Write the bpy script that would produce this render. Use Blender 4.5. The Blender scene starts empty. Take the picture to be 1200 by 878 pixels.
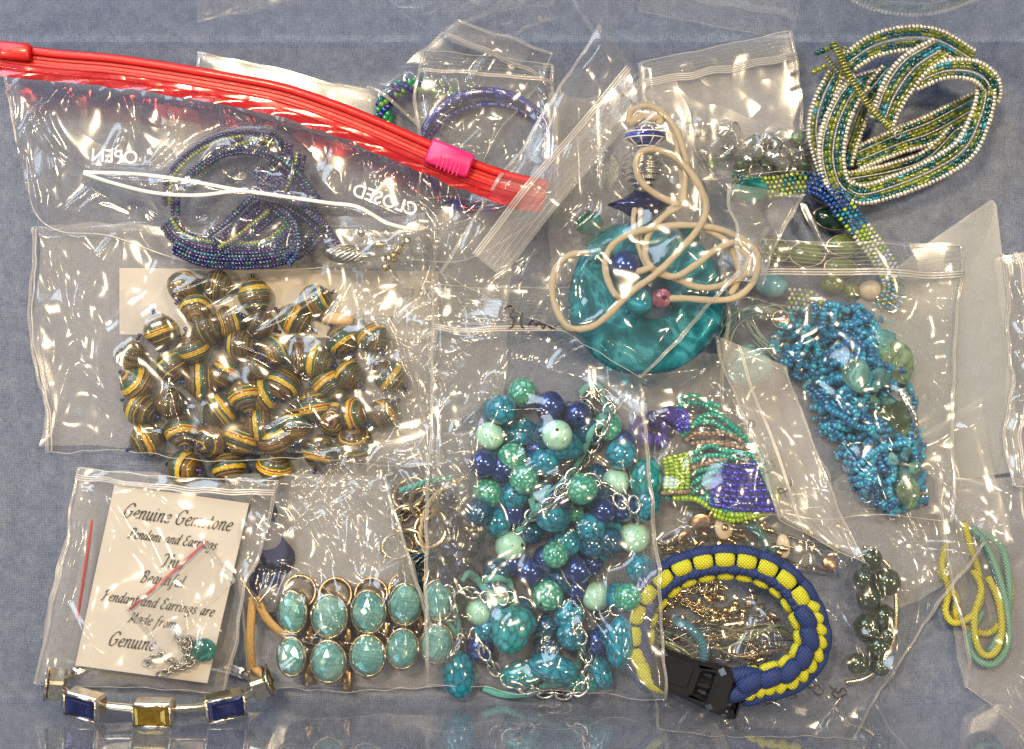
import bpy, math, random
import numpy as np
from mathutils import Vector, Matrix, Euler

random.seed(7); np.random.seed(7)
PI = math.pi
# ------------------------------------------------------------------ units: 1 photo pixel at table level = 0.3 mm
S = 0.0003; CX, CY, HC = 600.0, 439.0, 1500.0
scene = bpy.context.scene
col = scene.collection

# ------------------------------------------------------------------ camera
cam_d = bpy.data.cameras.new('camera'); cam = bpy.data.objects.new('camera', cam_d); col.objects.link(cam)
cam.location = (0, 0, HC * S); cam_d.sensor_width = 36; cam_d.lens = 36 * HC / 1200
cam_d.clip_start = 0.01; cam_d.clip_end = 20
scene.camera = cam
# ------------------------------------------------------------------ room light
world = bpy.data.worlds.new('World'); scene.world = world; world.use_nodes = True
bg = world.node_tree.nodes['Background']; bg.inputs[0].default_value = (0.84, 0.91, 1.0, 1); bg.inputs[1].default_value = 0.21
def lamp(name, loc, power, size, color, shape='DISK', size_y=None):
    l = bpy.data.lights.new(name, 'AREA'); l.energy = power; l.color = color; l.shape = shape; l.size = size
    if size_y: l.size_y = size_y
    o = bpy.data.objects.new(name, l); col.objects.link(o); o.location = loc
    o.rotation_euler = (-Vector(loc)).to_track_quat('-Z', 'Y').to_euler()
WARM = (1.0, 0.77, 0.47)
lamp('ceiling_lamp', (-0.30, 0.46, 1.15), 10.0, 0.15, WARM)
lamp('ceiling_lamp', (0.50, 0.40, 1.20), 6.0, 0.13, WARM)
lamp('ceiling_lamp', (-0.78, -0.10, 1.10), 3.6, 0.11, WARM)
lamp('ceiling_lamp', (0.85, -0.2, 1.00), 4.4, 0.12, WARM)
lamp('window_light', (-0.75, 0.85, 0.80), 13.0, 0.95, (0.70, 0.84, 1.0), 'RECTANGLE', 0.55)
scene.view_settings.view_transform = 'Standard'; scene.view_settings.look = 'None'
scene.view_settings.exposure = 0.18; scene.view_settings.gamma = 1.0
scene.render.engine = 'CYCLES'
cy = scene.cycles
cy.transparent_max_bounces = 64; cy.max_bounces = 6; cy.glossy_bounces = 3; cy.transmission_bounces = 8
cy.diffuse_bounces = 2; cy.sample_clamp_indirect = 3.0; cy.sample_clamp_direct = 30.0
cy.caustics_reflective = False; cy.caustics_refractive = False; cy.blur_glossy = 0.6
cy.use_adaptive_sampling = True; cy.adaptive_threshold = 0.04; cy.adaptive_min_samples = 16; cy.time_limit = 1000

# ------------------------------------------------------------------ coordinates and height map
def T(px, py, z=0.0):
    f = (HC - z) / HC
    return np.array([CX + (px - CX) * f, CY + (py - CY) * f, z], float)
def Mt(t):
    t = np.asarray(t, float)
    return np.stack([(t[..., 0] - CX) * S, -(t[..., 1] - CY) * S, t[..., 2] * S], -1)
def W(px, py, z=0.0): return Vector(Mt(T(px, py, z)))
HX0, HY0, HR = -80, -80, 2.0
HM = np.zeros((520, 700))
def hm_pts(w, pad=0):
    w = np.asarray(w, float).reshape(-1, 3)
    x = ((w[:, 0] / S + CX) - HX0) / HR; y = ((-w[:, 1] / S + CY) - HY0) / HR
    i = np.clip(y.astype(int), 0, HM.shape[0] - 1); j = np.clip(x.astype(int), 0, HM.shape[1] - 1)
    np.maximum.at(HM, (i, j), w[:, 2] / S)
def hm_disc(t, r, top):
    n = int(r / HR) + 1
    ci = int((t[1] - HY0) / HR); cj = int((t[0] - HX0) / HR)
    for i in range(ci - n, ci + n + 1):
        for j in range(cj - n, cj + n + 1):
            if 0 <= i < HM.shape[0] and 0 <= j < HM.shape[1]:
                d2 = ((i - ci) ** 2 + (j - cj) ** 2) * HR * HR / (r * r)
                if d2 < 1: HM[i, j] = max(HM[i, j], top - r * (1 - math.sqrt(1 - d2)))
def dil(a, n):
    for ax in (0, 1):
        b = a.copy()
        for k in range(1, n + 1):
            s1 = np.roll(a, k, ax); s2 = np.roll(a, -k, ax)
            b = np.maximum(b, np.maximum(s1, s2))
        a = b
    return a
def blur(a, n, it=2):
    for _ in range(it):
        for ax in (0, 1):
            acc = np.zeros_like(a)
            for k in range(-n, n + 1): acc += np.roll(a, k, ax)
            a = acc / (2 * n + 1)
    return a
def samp(a, x, y):
    fx = np.clip((x - HX0) / HR, 0, a.shape[1] - 1.01); fy = np.clip((y - HY0) / HR, 0, a.shape[0] - 1.01)
    j = fx.astype(int); i = fy.astype(int); u = fx - j; v = fy - i
    return (a[i, j] * (1 - u) * (1 - v) + a[i, j + 1] * u * (1 - v) + a[i + 1, j] * (1 - u) * v + a[i + 1, j + 1] * u * v)
def top(px, py, r=6, cap=110, z=30):
    """height of the pile under an apparent position"""
    t = T(px, py, z); n = max(1, int(r / HR))
    ci = int((t[1] - HY0) / HR); cj = int((t[0] - HX0) / HR)
    return float(min(cap, np.mean(HM[max(0, ci - n):ci + n + 1, max(0, cj - n):cj + n + 1])))

# ------------------------------------------------------------------ mesh building
class MB:
    def __init__(s): s.v = []; s.q = []; s.t = []; s.c = []; s.n = 0
    def add(s, v, q=None, t=None, c=None):
        v = np.asarray(v, float).reshape(-1, 3)
        if q is not None and len(q): s.q.append(np.asarray(q, int).reshape(-1, 4) + s.n)
        if t is not None and len(t): s.t.append(np.asarray(t, int).reshape(-1, 3) + s.n)
        s.v.append(v)
        cc = np.ones((len(v), 4)); 
        if c is not None: cc[:, :3] = c
        s.c.append(cc); s.n += len(v)
    def mesh(s, name, smooth=True, origin=None):
        v = np.concatenate(s.v); 
        if origin is not None: v = v - np.array(origin)
        q = np.concatenate(s.q) if s.q else np.zeros((0, 4), int)
        t = np.concatenate(s.t) if s.t else np.zeros((0, 3), int)
        me = bpy.data.meshes.new(name)
        me.vertices.add(len(v)); me.vertices.foreach_set('co', v.ravel())
        li = np.concatenate([q.ravel(), t.ravel()]); me.loops.add(len(li)); me.loops.foreach_set('vertex_index', li)
        nf = len(q) + len(t); me.polygons.add(nf)
        st = np.concatenate([np.arange(len(q)) * 4, len(q) * 4 + np.arange(len(t)) * 3])
        me.polygons.foreach_set('loop_start', st)
        me.polygons.foreach_set('loop_total', np.concatenate([np.full(len(q), 4), np.full(len(t), 3)]))
        me.polygons.foreach_set('use_smooth', np.full(nf, smooth))
        me.update(calc_edges=True); me.validate()
        c = np.concatenate(s.c)
        if (c[:, :3] != 1).any():
            a = me.color_attributes.new('tint', 'FLOAT_COLOR', 'POINT'); a.data.foreach_set('color', c.ravel())
        return me
    def build(s, name, mat, parent=None, smooth=True, hm=True, kind=None):
        if s.n == 0: return None
        org = parent.location if parent is not None and parent.type == 'EMPTY' else (0, 0, 0)
        if parent is not None and parent.parent is not None: org = parent.parent.location
        if hm: 
            v = np.concatenate(s.v); hm_pts(v)
            if s.q:
                q = np.concatenate(s.q); hm_pts(v[q].mean(1))
        me = s.mesh(name, smooth, org)
        me.materials.append(mat)
        o = bpy.data.objects.new(name, me); col.objects.link(o)
        if parent is not None: o.parent = parent
        if kind: o['kind'] = kind
        return o
def link(name, me, parent, loc, rot=(0, 0, 0), scale=(1, 1, 1)):
    """part sharing mesh data; loc in world metres"""
    o = bpy.data.objects.new(name, me); col.objects.link(o)
    base = parent.location if parent is not None else Vector((0, 0, 0))
    o.parent = parent; o.location = Vector(loc) - base
    if isinstance(rot, Matrix): o.rotation_euler = rot.to_euler()
    else: o.rotation_euler = rot
    o.scale = scale
    return o
def thing(name, label, cat, px, py, z=0.0, group=None):
    o = bpy.data.objects.new(name, None); col.objects.link(o); o.location = W(px, py, z)
    o.empty_display_size = 0.005
    o['label'] = label; o['category'] = cat
    if group: o['group'] = group
    return o
def tag(o, label, cat, group=None):
    o['label'] = label; o['category'] = cat
    if group: o['group'] = group
    return o

def smoothpath(pts, n=8, closed=False):
    p = np.asarray(pts, float); m = len(p); out = []
    rng = range(m) if closed else range(m - 1)
    for i in rng:
        if closed: a, b, c, d = p[(i - 1) % m], p[i], p[(i + 1) % m], p[(i + 2) % m]
        else: a, b, c, d = p[max(i - 1, 0)], p[i], p[i + 1], p[min(i + 2, m - 1)]
        for k in range(n):
            t = k / n
            out.append(0.5 * ((2 * b) + (c - a) * t + (2 * a - 5 * b + 4 * c - d) * t * t + (-a + 3 * b - 3 * c + d) * t ** 3))
    if not closed: out.append(p[-1])
    return np.array(out)
def resample(p, step, closed=False):
    if closed: p = np.vstack([p, p[:1]])
    d = np.r_[0, np.cumsum(np.linalg.norm(np.diff(p, axis=0), axis=1))]
    n = max(2, int(round(d[-1] / step)) + (0 if closed else 1))
    s = np.linspace(0, d[-1], n, endpoint=not closed)
    return np.stack([np.interp(s, d, p[:, k]) for k in range(p.shape[1])], 1)
def WP(pts):
    """apparent (px,py,z) list -> world metres array"""
    return np.array([Mt(T(*p)) for p in pts])
def frames(p, closed=False, up=(0, 0, 1)):
    if closed: tan = np.roll(p, -1, 0) - np.roll(p, 1, 0)
    else: tan = np.gradient(p, axis=0)
    tan /= np.linalg.norm(tan, axis=1)[:, None] + 1e-12
    u = np.array(up, float); side = np.cross(tan, u)
    bad = np.linalg.norm(side, axis=1) < 1e-3
    side[bad] = np.cross(tan[bad], [0, 1, 0.1])
    side /= np.linalg.norm(side, axis=1)[:, None] + 1e-12
    nrm = np.cross(side, tan)
    return tan, side, nrm
def tube(mb, p, r, n=8, closed=False, flat=1.0, c=None, caps=True):
    """p world metres, r metres (scalar or array)"""
    m = len(p); r = np.broadcast_to(np.asarray(r, float), (m,))
    tan, side, nrm = frames(p, closed)
    a = np.arange(n) * 2 * PI / n
    v = p[:, None, :] + r[:, None, None] * (np.cos(a)[None, :, None] * side[:, None, :] + flat * np.sin(a)[None, :, None] * nrm[:, None, :])
    q = []
    mm = m if closed else m - 1
    i = np.arange(mm)[:, None]; j = np.arange(n)[None, :]; i2 = (i + 1) % m; j2 = (j + 1) % n
    q = np.stack([i * n + j, i * n + j2, i2 * n + j2, i2 * n + j], -1).reshape(-1, 4)
    v = v.reshape(-1, 3); t = []
    if not closed and caps:
        v = np.vstack([v, p[0], p[-1]]); k0, k1 = m * n, m * n + 1
        for j in range(n):
            t.append([k0, (j + 1) % n, j]); t.append([k1, (m - 1) * n + j, (m - 1) * n + (j + 1) % n])
    mb.add(v, q, t, c)
def lathe_mesh(prof, n=16):
    """prof list of (r, z) -> verts, quads, tris around local z"""
    v = []; q = []; t = []
    a = np.arange(n) * 2 * PI / n
    for r, z in prof: v += [[r * math.cos(x), r * math.sin(x), z] for x in a]
    m = len(prof)
    for i in range(m - 1):
        for j in range(n): q.append([i * n + j, i * n + (j + 1) % n, (i + 1) * n + (j + 1) % n, (i + 1) * n + j])
    return np.array(v), np.array(q)
def ball(n=14, m=8, rz=1.0):
    return lathe_mesh([(max(1e-4, math.sin(PI * k / m)), -math.cos(PI * k / m) * rz) for k in range(m + 1)], n)
BV, BQ = ball(10, 6); SV, SQ = lathe_mesh([(.32, -.62), (.86, -.55), (1, -.2), (1, .2), (.86, .55), (.32, .62)], 8)
def basis_from(tan):
    z = np.asarray(tan, float); z = z / (np.linalg.norm(z) + 1e-12)
    x = np.cross([0.1, 0.2, 1], z) if abs(z[2]) < .95 else np.cross([1, 0, 0], z)
    x /= np.linalg.norm(x) + 1e-12; y = np.cross(z, x)
    return np.stack([x, y, z], 1)
def strand(mb, pts, r, pitch=1.25, color=None, long=1.0, raw=False, jit=0.06, closed=False):
    """row of seed beads along a path (apparent px path unless raw world); r in px"""
    p = pts if raw else WP(pts)
    p = resample(p, r * pitch * long * S, closed)
    tan = np.gradient(p, axis=0)
    for k in range(len(p)):
        b = basis_from(tan[k] + np.random.normal(0, .12, 3) * np.linalg.norm(tan[k]))
        s = r * S * (1 + np.random.normal(0, jit))
        v = (SV * np.array([s, s, s * long])) @ b.T + p[k]
        cc = color(k, len(p)) if callable(color) else color
        mb.add(v, SQ, None, cc)
def box(mb, c, size, rot=None, bev=0.12, col_=None):
    """bevelled box in world metres; c centre, size full (metres)"""
    sx, sy, sz = [s / 2 for s in size]; b = min(sx, sy, sz) * 2 * bev
    ring = lambda a, d: [(a - b, d), (a, d - b), (a, -d + b), (a - b, -d), (-a + b, -d), (-a, -d + b), (-a, d - b), (-a + b, d)]
    v = []
    for z, k in ((-sz, b), (-sz + b, 0), (sz - b, 0), (sz, b)):
        v += [(x, y, z) for x, y in ring(sx - k, sy - k)]
    v = np.array(v); q = []
    for i in range(3):
        for j in range(8): q.append([i * 8 + j, (i + 1) * 8 + j, (i + 1) * 8 + (j + 1) % 8, i * 8 + (j + 1) % 8])
    t = []
    for k in range(1, 7): t.append([0, k, k + 1]); t.append([24, 24 + k + 1, 24 + k])
    if rot is not None: v = v @ np.array(rot).T
    mb.add(v + np.asarray(c), q, t, col_)
def prism(mb, pts, z0, z1, c=None, bev=1.5):
    """outline (apparent px, at height z1) extruded between heights, with a small bevel on top"""
    n = len(pts); ctr = np.mean(np.array(pts, float), 0); v = []
    for z, k in ((z0, 0), (z1 - bev, 0), (z1, bev)):
        for p in pts:
            d = np.array(p, float) - ctr; L = np.linalg.norm(d); pp = ctr + d * (1 - k / max(L, 1e-6))
            t = T(pp[0], pp[1], z1); v.append(Mt([t[0], t[1], z]))
    q = []
    for i in range(2):
        for j in range(n): q.append([i * n + j, (i + 1) * n + j, (i + 1) * n + (j + 1) % n, i * n + (j + 1) % n])
    v.append(Mt(T(ctr[0], ctr[1], z1))); t = [[2 * n + j, 3 * n, 2 * n + (j + 1) % n] for j in range(n)]
    mb.add(np.array(v), q, t, c)

# ------------------------------------------------------------------ materials
def mat(name):
    m = bpy.data.materials.new(name); m.use_nodes = True; nt = m.node_tree
    for n in list(nt.nodes): nt.nodes.remove(n)
    out = nt.nodes.new('ShaderNodeOutputMaterial')
    return m, nt, out
def nd(nt, t, **k):
    n = nt.nodes.new(t)
    for a, b in k.items(): setattr(n, a, b)
    return n
def lk(nt, a, b): nt.links.new(a, b)
def setin(n, **k):
    for a, b in k.items(): n.inputs[a.replace('_', ' ')].default_value = b
def mth(nt, op, a, b=None, clamp=False):
    n = nd(nt, 'ShaderNodeMath', operation=op); n.use_clamp = clamp
    for i, x in enumerate((a, b)):
        if x is None: continue
        if isinstance(x, (int, float)): n.inputs[i].default_value = x
        else: lk(nt, x, n.inputs[i])
    return n.outputs[0]
def ramp(nt, fac, stops, interp='LINEAR'):
    r = nd(nt, 'ShaderNodeValToRGB'); e = r.color_ramp; e.interpolation = interp
    while len(e.elements) < len(stops): e.elements.new(0.5)
    for el, (p, c) in zip(e.elements, stops): el.position = p; el.color = (*c, 1)
    lk(nt, fac, r.inputs[0]); return r.outputs[0]
def coords(nt, scale=1000.0, rand=True):
    tc = nd(nt, 'ShaderNodeTexCoord'); v = nd(nt, 'ShaderNodeVectorMath', operation='SCALE'); v.inputs['Scale'].default_value = scale
    lk(nt, tc.outputs['Object'], v.inputs[0])
    if not rand: return v.outputs[0]
    oi = nd(nt, 'ShaderNodeObjectInfo'); a = nd(nt, 'ShaderNodeVectorMath', operation='ADD')
    m = mth(nt, 'MULTIPLY', oi.outputs['Random'], 137.0)
    lk(nt, v.outputs[0], a.inputs[0]); lk(nt, m, a.inputs[1]); return a.outputs[0]
def noise(nt, vec, scale, detail=3, rough=.55, dist=0.0):
    n = nd(nt, 'ShaderNodeTexNoise'); n.inputs['Scale'].default_value = scale; n.inputs['Detail'].default_value = detail
    n.inputs['Roughness'].default_value = rough; n.inputs['Distortion'].default_value = dist; lk(nt, vec, n.inputs['Vector']); return n.outputs['Fac']
def bump(nt, h, dist=0.0003, strength=1.0):
    b = nd(nt, 'ShaderNodeBump'); b.inputs['Distance'].default_value = dist; b.inputs['Strength'].default_value = strength
    lk(nt, h, b.inputs['Height']); return b.outputs['Normal']
def simple(name, color, rough=.35, metal=0.0, coat=0.0, var=.18, nscale=1.2, bmp=.00002, tint=False, trans=0.0, spec=.5, sheen=0.0, sss=0.0):
    """vector units after scaling: millimetres"""
    m, nt, out = mat(name); p = nd(nt, 'ShaderNodeBsdfPrincipled'); lk(nt, p.outputs[0], out.inputs[0])
    vec = coords(nt); n = noise(nt, vec, nscale, 4)
    mx = nd(nt, 'ShaderNodeMix', data_type='RGBA', blend_type='MULTIPLY'); mx.inputs['Factor'].default_value = 1.0
    g = ramp(nt, n, [(0.25, (1 - var,) * 3), (0.75, (1 + var,) * 3)])
    lk(nt, g, mx.inputs['B'])
    if tint:
        a = nd(nt, 'ShaderNodeAttribute', attribute_name='tint'); lk(nt, a.outputs['Color'], mx.inputs['A'])
    else: mx.inputs['A'].default_value = (*color, 1)
    lk(nt, mx.outputs['Result'], p.inputs['Base Color'])
    p.inputs['Roughness'].default_value = rough; p.inputs['Metallic'].default_value = metal; p.inputs['Coat Weight'].default_value = coat
    p.inputs['Coat Roughness'].default_value = .06
    p.inputs['Transmission Weight'].default_value = trans; p.inputs['Specular IOR Level'].default_value = spec
    p.inputs['Sheen Weight'].default_value = sheen
    if bmp: lk(nt, bump(nt, noise(nt, vec, nscale * 6, 3), bmp), p.inputs['Normal'])
    return m

def film_mat(name, milk=.03, f0=.062, rough=.15, crumple=.0008, tintc=(.985, .988, .99), seed=0.0, cell=9.0, milkc=(.85, .81, .77), fine=0, plain=False):
    """thin clear film: straight pass-through, a little haze and a Fresnel gloss; wrinkled by a bump on top of the modelled folds"""
    m, nt, out = mat(name); nrm = None
    geo = nd(nt, 'ShaderNodeNewGeometry')
    if not plain:
        vec = coords(nt, 1000, False)
        mp = nd(nt, 'ShaderNodeMapping'); mp.inputs['Location'].default_value = (seed * 13, seed * 7, seed * 3)
        mp.inputs['Rotation'].default_value = (0, 0, seed * 1.3); mp.inputs['Scale'].default_value = (1, .36, .6); lk(nt, vec, mp.inputs['Vector'])
        hs = None
        for k, (f_, w_) in enumerate(((.55, 1.0), (1.5, .22))):
            nz = nd(nt, 'ShaderNodeTexNoise', noise_dimensions='2D'); nz.inputs['Scale'].default_value = f_ / cell; nz.inputs['Detail'].default_value = 0; nz.inputs['Distortion'].default_value = .6; lk(nt, mp.outputs[0], nz.inputs['Vector'])
            h = mth(nt, 'MULTIPLY', mth(nt, 'ABSOLUTE', mth(nt, 'SUBTRACT', nz.outputs['Fac'], .5)), 4.0 * w_); hs = h if hs is None else mth(nt, 'ADD', hs, h)
        mk_ = nd(nt, 'ShaderNodeTexNoise', noise_dimensions='2D'); mk_.inputs['Scale'].default_value = .045; mk_.inputs['Detail'].default_value = 0; lk(nt, vec, mk_.inputs['Vector'])
        hs = mth(nt, 'MULTIPLY', hs, mth(nt, 'MULTIPLY', mth(nt, 'SUBTRACT', mk_.outputs['Fac'], .38), 3.2, True))
        nrm = bump(nt, hs, crumple)
    dt = nd(nt, 'ShaderNodeVectorMath', operation='DOT_PRODUCT')
    lk(nt, geo.outputs['Incoming'], dt.inputs[0]); lk(nt, nrm or geo.outputs['Normal'], dt.inputs[1])
    c1 = mth(nt, 'SUBTRACT', 1.0, mth(nt, 'ABSOLUTE', dt.outputs['Value']), True)
    F = mth(nt, 'ADD', mth(nt, 'MULTIPLY', mth(nt, 'POWER', c1, 5.0), 1 - f0), f0, True)
    tr = nd(nt, 'ShaderNodeBsdfTransparent'); tr.inputs[0].default_value = (*tintc, 1)
    df = nd(nt, 'ShaderNodeBsdfDiffuse'); df.inputs[0].default_value = (*milkc, 1)
    m1 = nd(nt, 'ShaderNodeMixShader'); m1.inputs[0].default_value = milk; df.inputs[0].default_value = (*milkc, 1); lk(nt, tr.outputs[0], m1.inputs[1]); lk(nt, df.outputs[0], m1.inputs[2])
    gl = nd(nt, 'ShaderNodeBsdfGlossy'); gl.inputs['Roughness'].default_value = rough; gl.inputs['Color'].default_value = (1, 1, 1, 1)
    if nrm: lk(nt, nrm, gl.inputs['Normal'])
    m2 = nd(nt, 'ShaderNodeMixShader'); lk(nt, F, m2.inputs[0]); lk(nt, m1.outputs[0], m2.inputs[1]); lk(nt, gl.outputs[0], m2.inputs[2])
    lk(nt, m2.outputs[0], out.inputs[0]); return m

M = {}
M['gold'] = simple('pale_gold', (.72, .56, .34), .22, 1, nscale=.6)
M['champagne'] = simple('champagne_silver', (.66, .59, .47), .2, 1, nscale=.5)
M['antique'] = simple('antique_gold', (.36, .30, .20), .24, 1, var=.5, nscale=1.2)
M['bronze'] = simple('bronze', (.34, .22, .11), .25, 1)
M['silver'] = simple('silver', (.72, .70, .66), .2, 1)
M['oldsilver'] = simple('tarnished_silver', (.38, .35, .31), .3, 1, var=.5, nscale=1.5)
M['cord_cream'] = simple('cream_cord', (.60, .47, .295), .6, var=.08, sheen=.0, bmp=.00003)
M['navy_metal'] = simple('navy_metallic', (.012, .045, .22), .16, .55, .8)
M['tint'] = simple('tinted_glass_beads', (1, 1, 1), .12, .15, 1.0, tint=True, var=.25, nscale=.5)
M['tint_metal'] = simple('tinted_metallic_beads', (1, 1, 1), .22, .55, .4, tint=True, var=.2)
M['black'] = simple('black_plastic', (.008, .008, .009), .3, 0, .3, var=.3, bmp=.00001)
M['paper'] = simple('card_stock', (.56, .52, .475), .65, var=.05, nscale=.08, bmp=.00001)
M['ink'] = simple('printed_ink', (.035, .035, .04), .6)
M['grey_ink'] = simple('faded_ink', (.18, .17, .18), .6)
M['white_print'] = simple('white_print', (.85, .85, .85), .6, var=.05)
M['marker'] = simple('marker_ink', (.02, .008, .018), .4)
M['marker_grey'] = simple('thin_marker_ink', (.08, .075, .08), .5)
M['red_thread'] = simple('red_strip', (.5, .03, .05), .5)
M['pink'] = simple('magenta_plastic', (.72, .012, .16), .4, 0, .2, var=.08)
M['wood'] = simple('pale_wood', (.70, .47, .24), .55, var=.15, nscale=.8)
M['suede'] = simple('turquoise_suede', (.10, .36, .34), .8)
M['green_pearl'] = simple('green_pearl', (.025, .05, .02), .12, .6, 1)
M['peach_metal'] = simple('copper', (.55, .33, .2), .3, 1)

def m_redzip():
    m, nt, out = mat('red_zipper_plastic'); p = nd(nt, 'ShaderNodeBsdfPrincipled'); lk(nt, p.outputs[0], out.inputs[0])
    vec = coords(nt, 1000, False)
    c = ramp(nt, noise(nt, vec, .12, 3), [(.3, (.46, .004, .006)), (.7, (.64, .010, .012))]); lk(nt, c, p.inputs['Base Color'])
    p.inputs['Roughness'].default_value = .38; p.inputs['Coat Weight'].default_value = .25
    lk(nt, bump(nt, noise(nt, vec, .5, 3), .0001), p.inputs['Normal']); return m
M['red'] = m_redzip()
M['film'] = film_mat('clear_film', .02, seed=1, cell=40, crumple=.0013)
M['film_b'] = film_mat('clear_film_soft', .035, seed=2.3, cell=48, crumple=.0013)
M['film_c'] = film_mat('clear_film_crisp', .022, seed=4.1, cell=30, crumple=.0012)
M['film_smooth'] = film_mat('clear_film_smooth', .025, seed=5.7, cell=30, crumple=.0010, fine=.0001)
M['film_milky'] = film_mat('cloudy_film', .13, seed=6.2, cell=26, crumple=.0003, rough=.16, fine=.00006)
M['lip'] = film_mat('ribbed_lip_film', .17, seed=3.2, cell=30, crumple=.00015, rough=.12, fine=.00004, plain=True)
M['back'] = film_mat('back_film', .20, plain=True)
M['back_clear'] = film_mat('clear_back_film', .05, plain=True)
M['zip'] = film_mat('zip_strip_plastic', .34, seed=3.9, cell=30, crumple=.0001, rough=.18, fine=.00003, plain=True)
M['seam'] = film_mat('film_seam', .42, seed=3.4, cell=20, crumple=.0001, rough=.2, plain=True)
M['red_film'] = film_mat('red_tinted_film', .30, seed=7.7, cell=12, crumple=.0003, tintc=(1, .35, .35), milkc=(.75, .02, .03))
M['tub'] = film_mat('tub_plastic', .02, f0=.2, rough=.04, seed=8.8, cell=60, crumple=.0005, tintc=(.97, .98, 1.0), fine=.00006)
M['tub_floor'] = film_mat('tub_floor_plastic', .01, f0=.015, rough=.45, seed=8.1, cell=120, crumple=.00003, tintc=(.97, .98, 1.0), fine=.00001, plain=True)
M['frost'] = film_mat('frosted_sheet', .34, seed=9.1, cell=50, crumple=.0006, rough=.26, milkc=(.60, .62, .60), fine=.00002)

def m_carpet():
    m, nt, out = mat('grey_blue_carpet'); p = nd(nt, 'ShaderNodeBsdfPrincipled'); lk(nt, p.outputs[0], out.inputs[0])
    vec = coords(nt, 1000, False)
    mp = nd(nt, 'ShaderNodeMapping'); mp.inputs['Scale'].default_value = (1.0, .55, 1); lk(nt, vec, mp.inputs['Vector'])
    a = noise(nt, mp.outputs[0], 1.3, 6, .72, 0.4); b = noise(nt, vec, .22, 5, .65); w = noise(nt, vec, 4.0, 2, .6)
    th = None
    for rot in (0.0, PI / 2):
        wm = nd(nt, 'ShaderNodeMapping'); wm.inputs['Rotation'].default_value = (0, 0, rot); wm.inputs['Scale'].default_value = (1, 1, 1); lk(nt, vec, wm.inputs['Vector'])
        wv = nd(nt, 'ShaderNodeTexWave'); wv.inputs['Scale'].default_value = .36; wv.inputs['Distortion'].default_value = 5.0; wv.inputs['Detail'].default_value = 3; wv.inputs['Detail Scale'].default_value = 1.5; lk(nt, wm.outputs[0], wv.inputs['Vector'])
        th = wv.outputs['Fac'] if th is None else mth(nt, 'MULTIPLY', th, wv.outputs['Fac'])
    a = mth(nt, 'ADD', mth(nt, 'MULTIPLY', a, .82), mth(nt, 'MULTIPLY', th, .22))
    f = mth(nt, 'ADD', mth(nt, 'MULTIPLY', a, .62), mth(nt, 'ADD', mth(nt, 'MULTIPLY', b, .38), mth(nt, 'MULTIPLY', mth(nt, 'SUBTRACT', w, .5), .35)))
    c = ramp(nt, f, [(.30, (.100, .128, .205)), (.46, (.185, .225, .335)), (.60, (.27, .315, .43)), (.76, (.44, .48, .58))])
    lk(nt, c, p.inputs['Base Color']); p.inputs['Roughness'].default_value = .95; p.inputs['Sheen Weight'].default_value = .0; p.inputs['Specular IOR Level'].default_value = .1
    lk(nt, bump(nt, f, .0012), p.inputs['Normal']); return m
M['carpet'] = m_carpet()

def m_marble(name, stops, scale, rough=.15, speck=False, metal=0):
    m, nt, out = mat(name); p = nd(nt, 'ShaderNodeBsdfPrincipled'); lk(nt, p.outputs[0], out.inputs[0])
    vec = coords(nt)
    if speck:
        a = noise(nt, vec, .35, 4); c = ramp(nt, a, stops)
        vo = nd(nt, 'ShaderNodeTexVoronoi', feature='F1'); vo.inputs['Scale'].default_value = .55; lk(nt, vec, vo.inputs['Vector'])
        n2 = noise(nt, vec, 1.5, 3); d = mth(nt, 'ADD', vo.outputs['Distance'], mth(nt, 'MULTIPLY', n2, .35))
        sp = ramp(nt, d, [(.27, (0, 0, 0)), (.33, (1, 1, 1))])
        mx = nd(nt, 'ShaderNodeMix', data_type='RGBA'); lk(nt, sp, mx.inputs['Factor']); mx.inputs['A'].default_value = (.03, .028, .02, 1); lk(nt, c, mx.inputs['B'])
        lk(nt, mx.outputs['Result'], p.inputs['Base Color']); lk(nt, bump(nt, sp, .0002), p.inputs['Normal'])
    else:
        vo = nd(nt, 'ShaderNodeTexVoronoi', feature='DISTANCE_TO_EDGE'); vo.inputs['Scale'].default_value = scale
        nz = nd(nt, 'ShaderNodeTexNoise'); nz.inputs['Scale'].default_value = scale; lk(nt, vec, nz.inputs['Vector'])
        ad = nd(nt, 'ShaderNodeVectorMath', operation='ADD'); lk(nt, vec, ad.inputs[0]); lk(nt, nz.outputs['Color'], ad.inputs[1]); lk(nt, ad.outputs[0], vo.inputs['Vector'])
        d = mth(nt, 'ADD', vo.outputs['Distance'], mth(nt, 'MULTIPLY', mth(nt, 'SUBTRACT', noise(nt, vec, scale * 2.5, 4), .5), .35))
        lk(nt, ramp(nt, d, stops), p.inputs['Base Color'])
    p.inputs['Roughness'].default_value = rough; p.inputs['Coat Weight'].default_value = .8; p.inputs['Coat Roughness'].default_value = .05; p.inputs['Metallic'].default_value = metal
    return m
M['b_green'] = m_marble('marbled_green_stone', [(.02, (.02, .20, .15)), (.16, (.05, .33, .25)), (.36, (.24, .58, .45)), (.7, (.34, .66, .52))], .5)
M['b_teal'] = m_marble('veined_teal_stone', [(.0, (.003, .08, .13)), (.10, (.005, .18, .30)), (.4, (.010, .31, .45)), (.8, (.03, .42, .54))], .3)
M['b_blue'] = m_marble('deep_teal_stone', [(.0, (.003, .03, .07)), (.2, (.004, .08, .17)), (.6, (.006, .14, .27))], .5)
M['b_light'] = m_marble('speckled_light_stone', [(.3, (.26, .56, .46)), (.7, (.46, .74, .62))], .4, .35, True)
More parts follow.
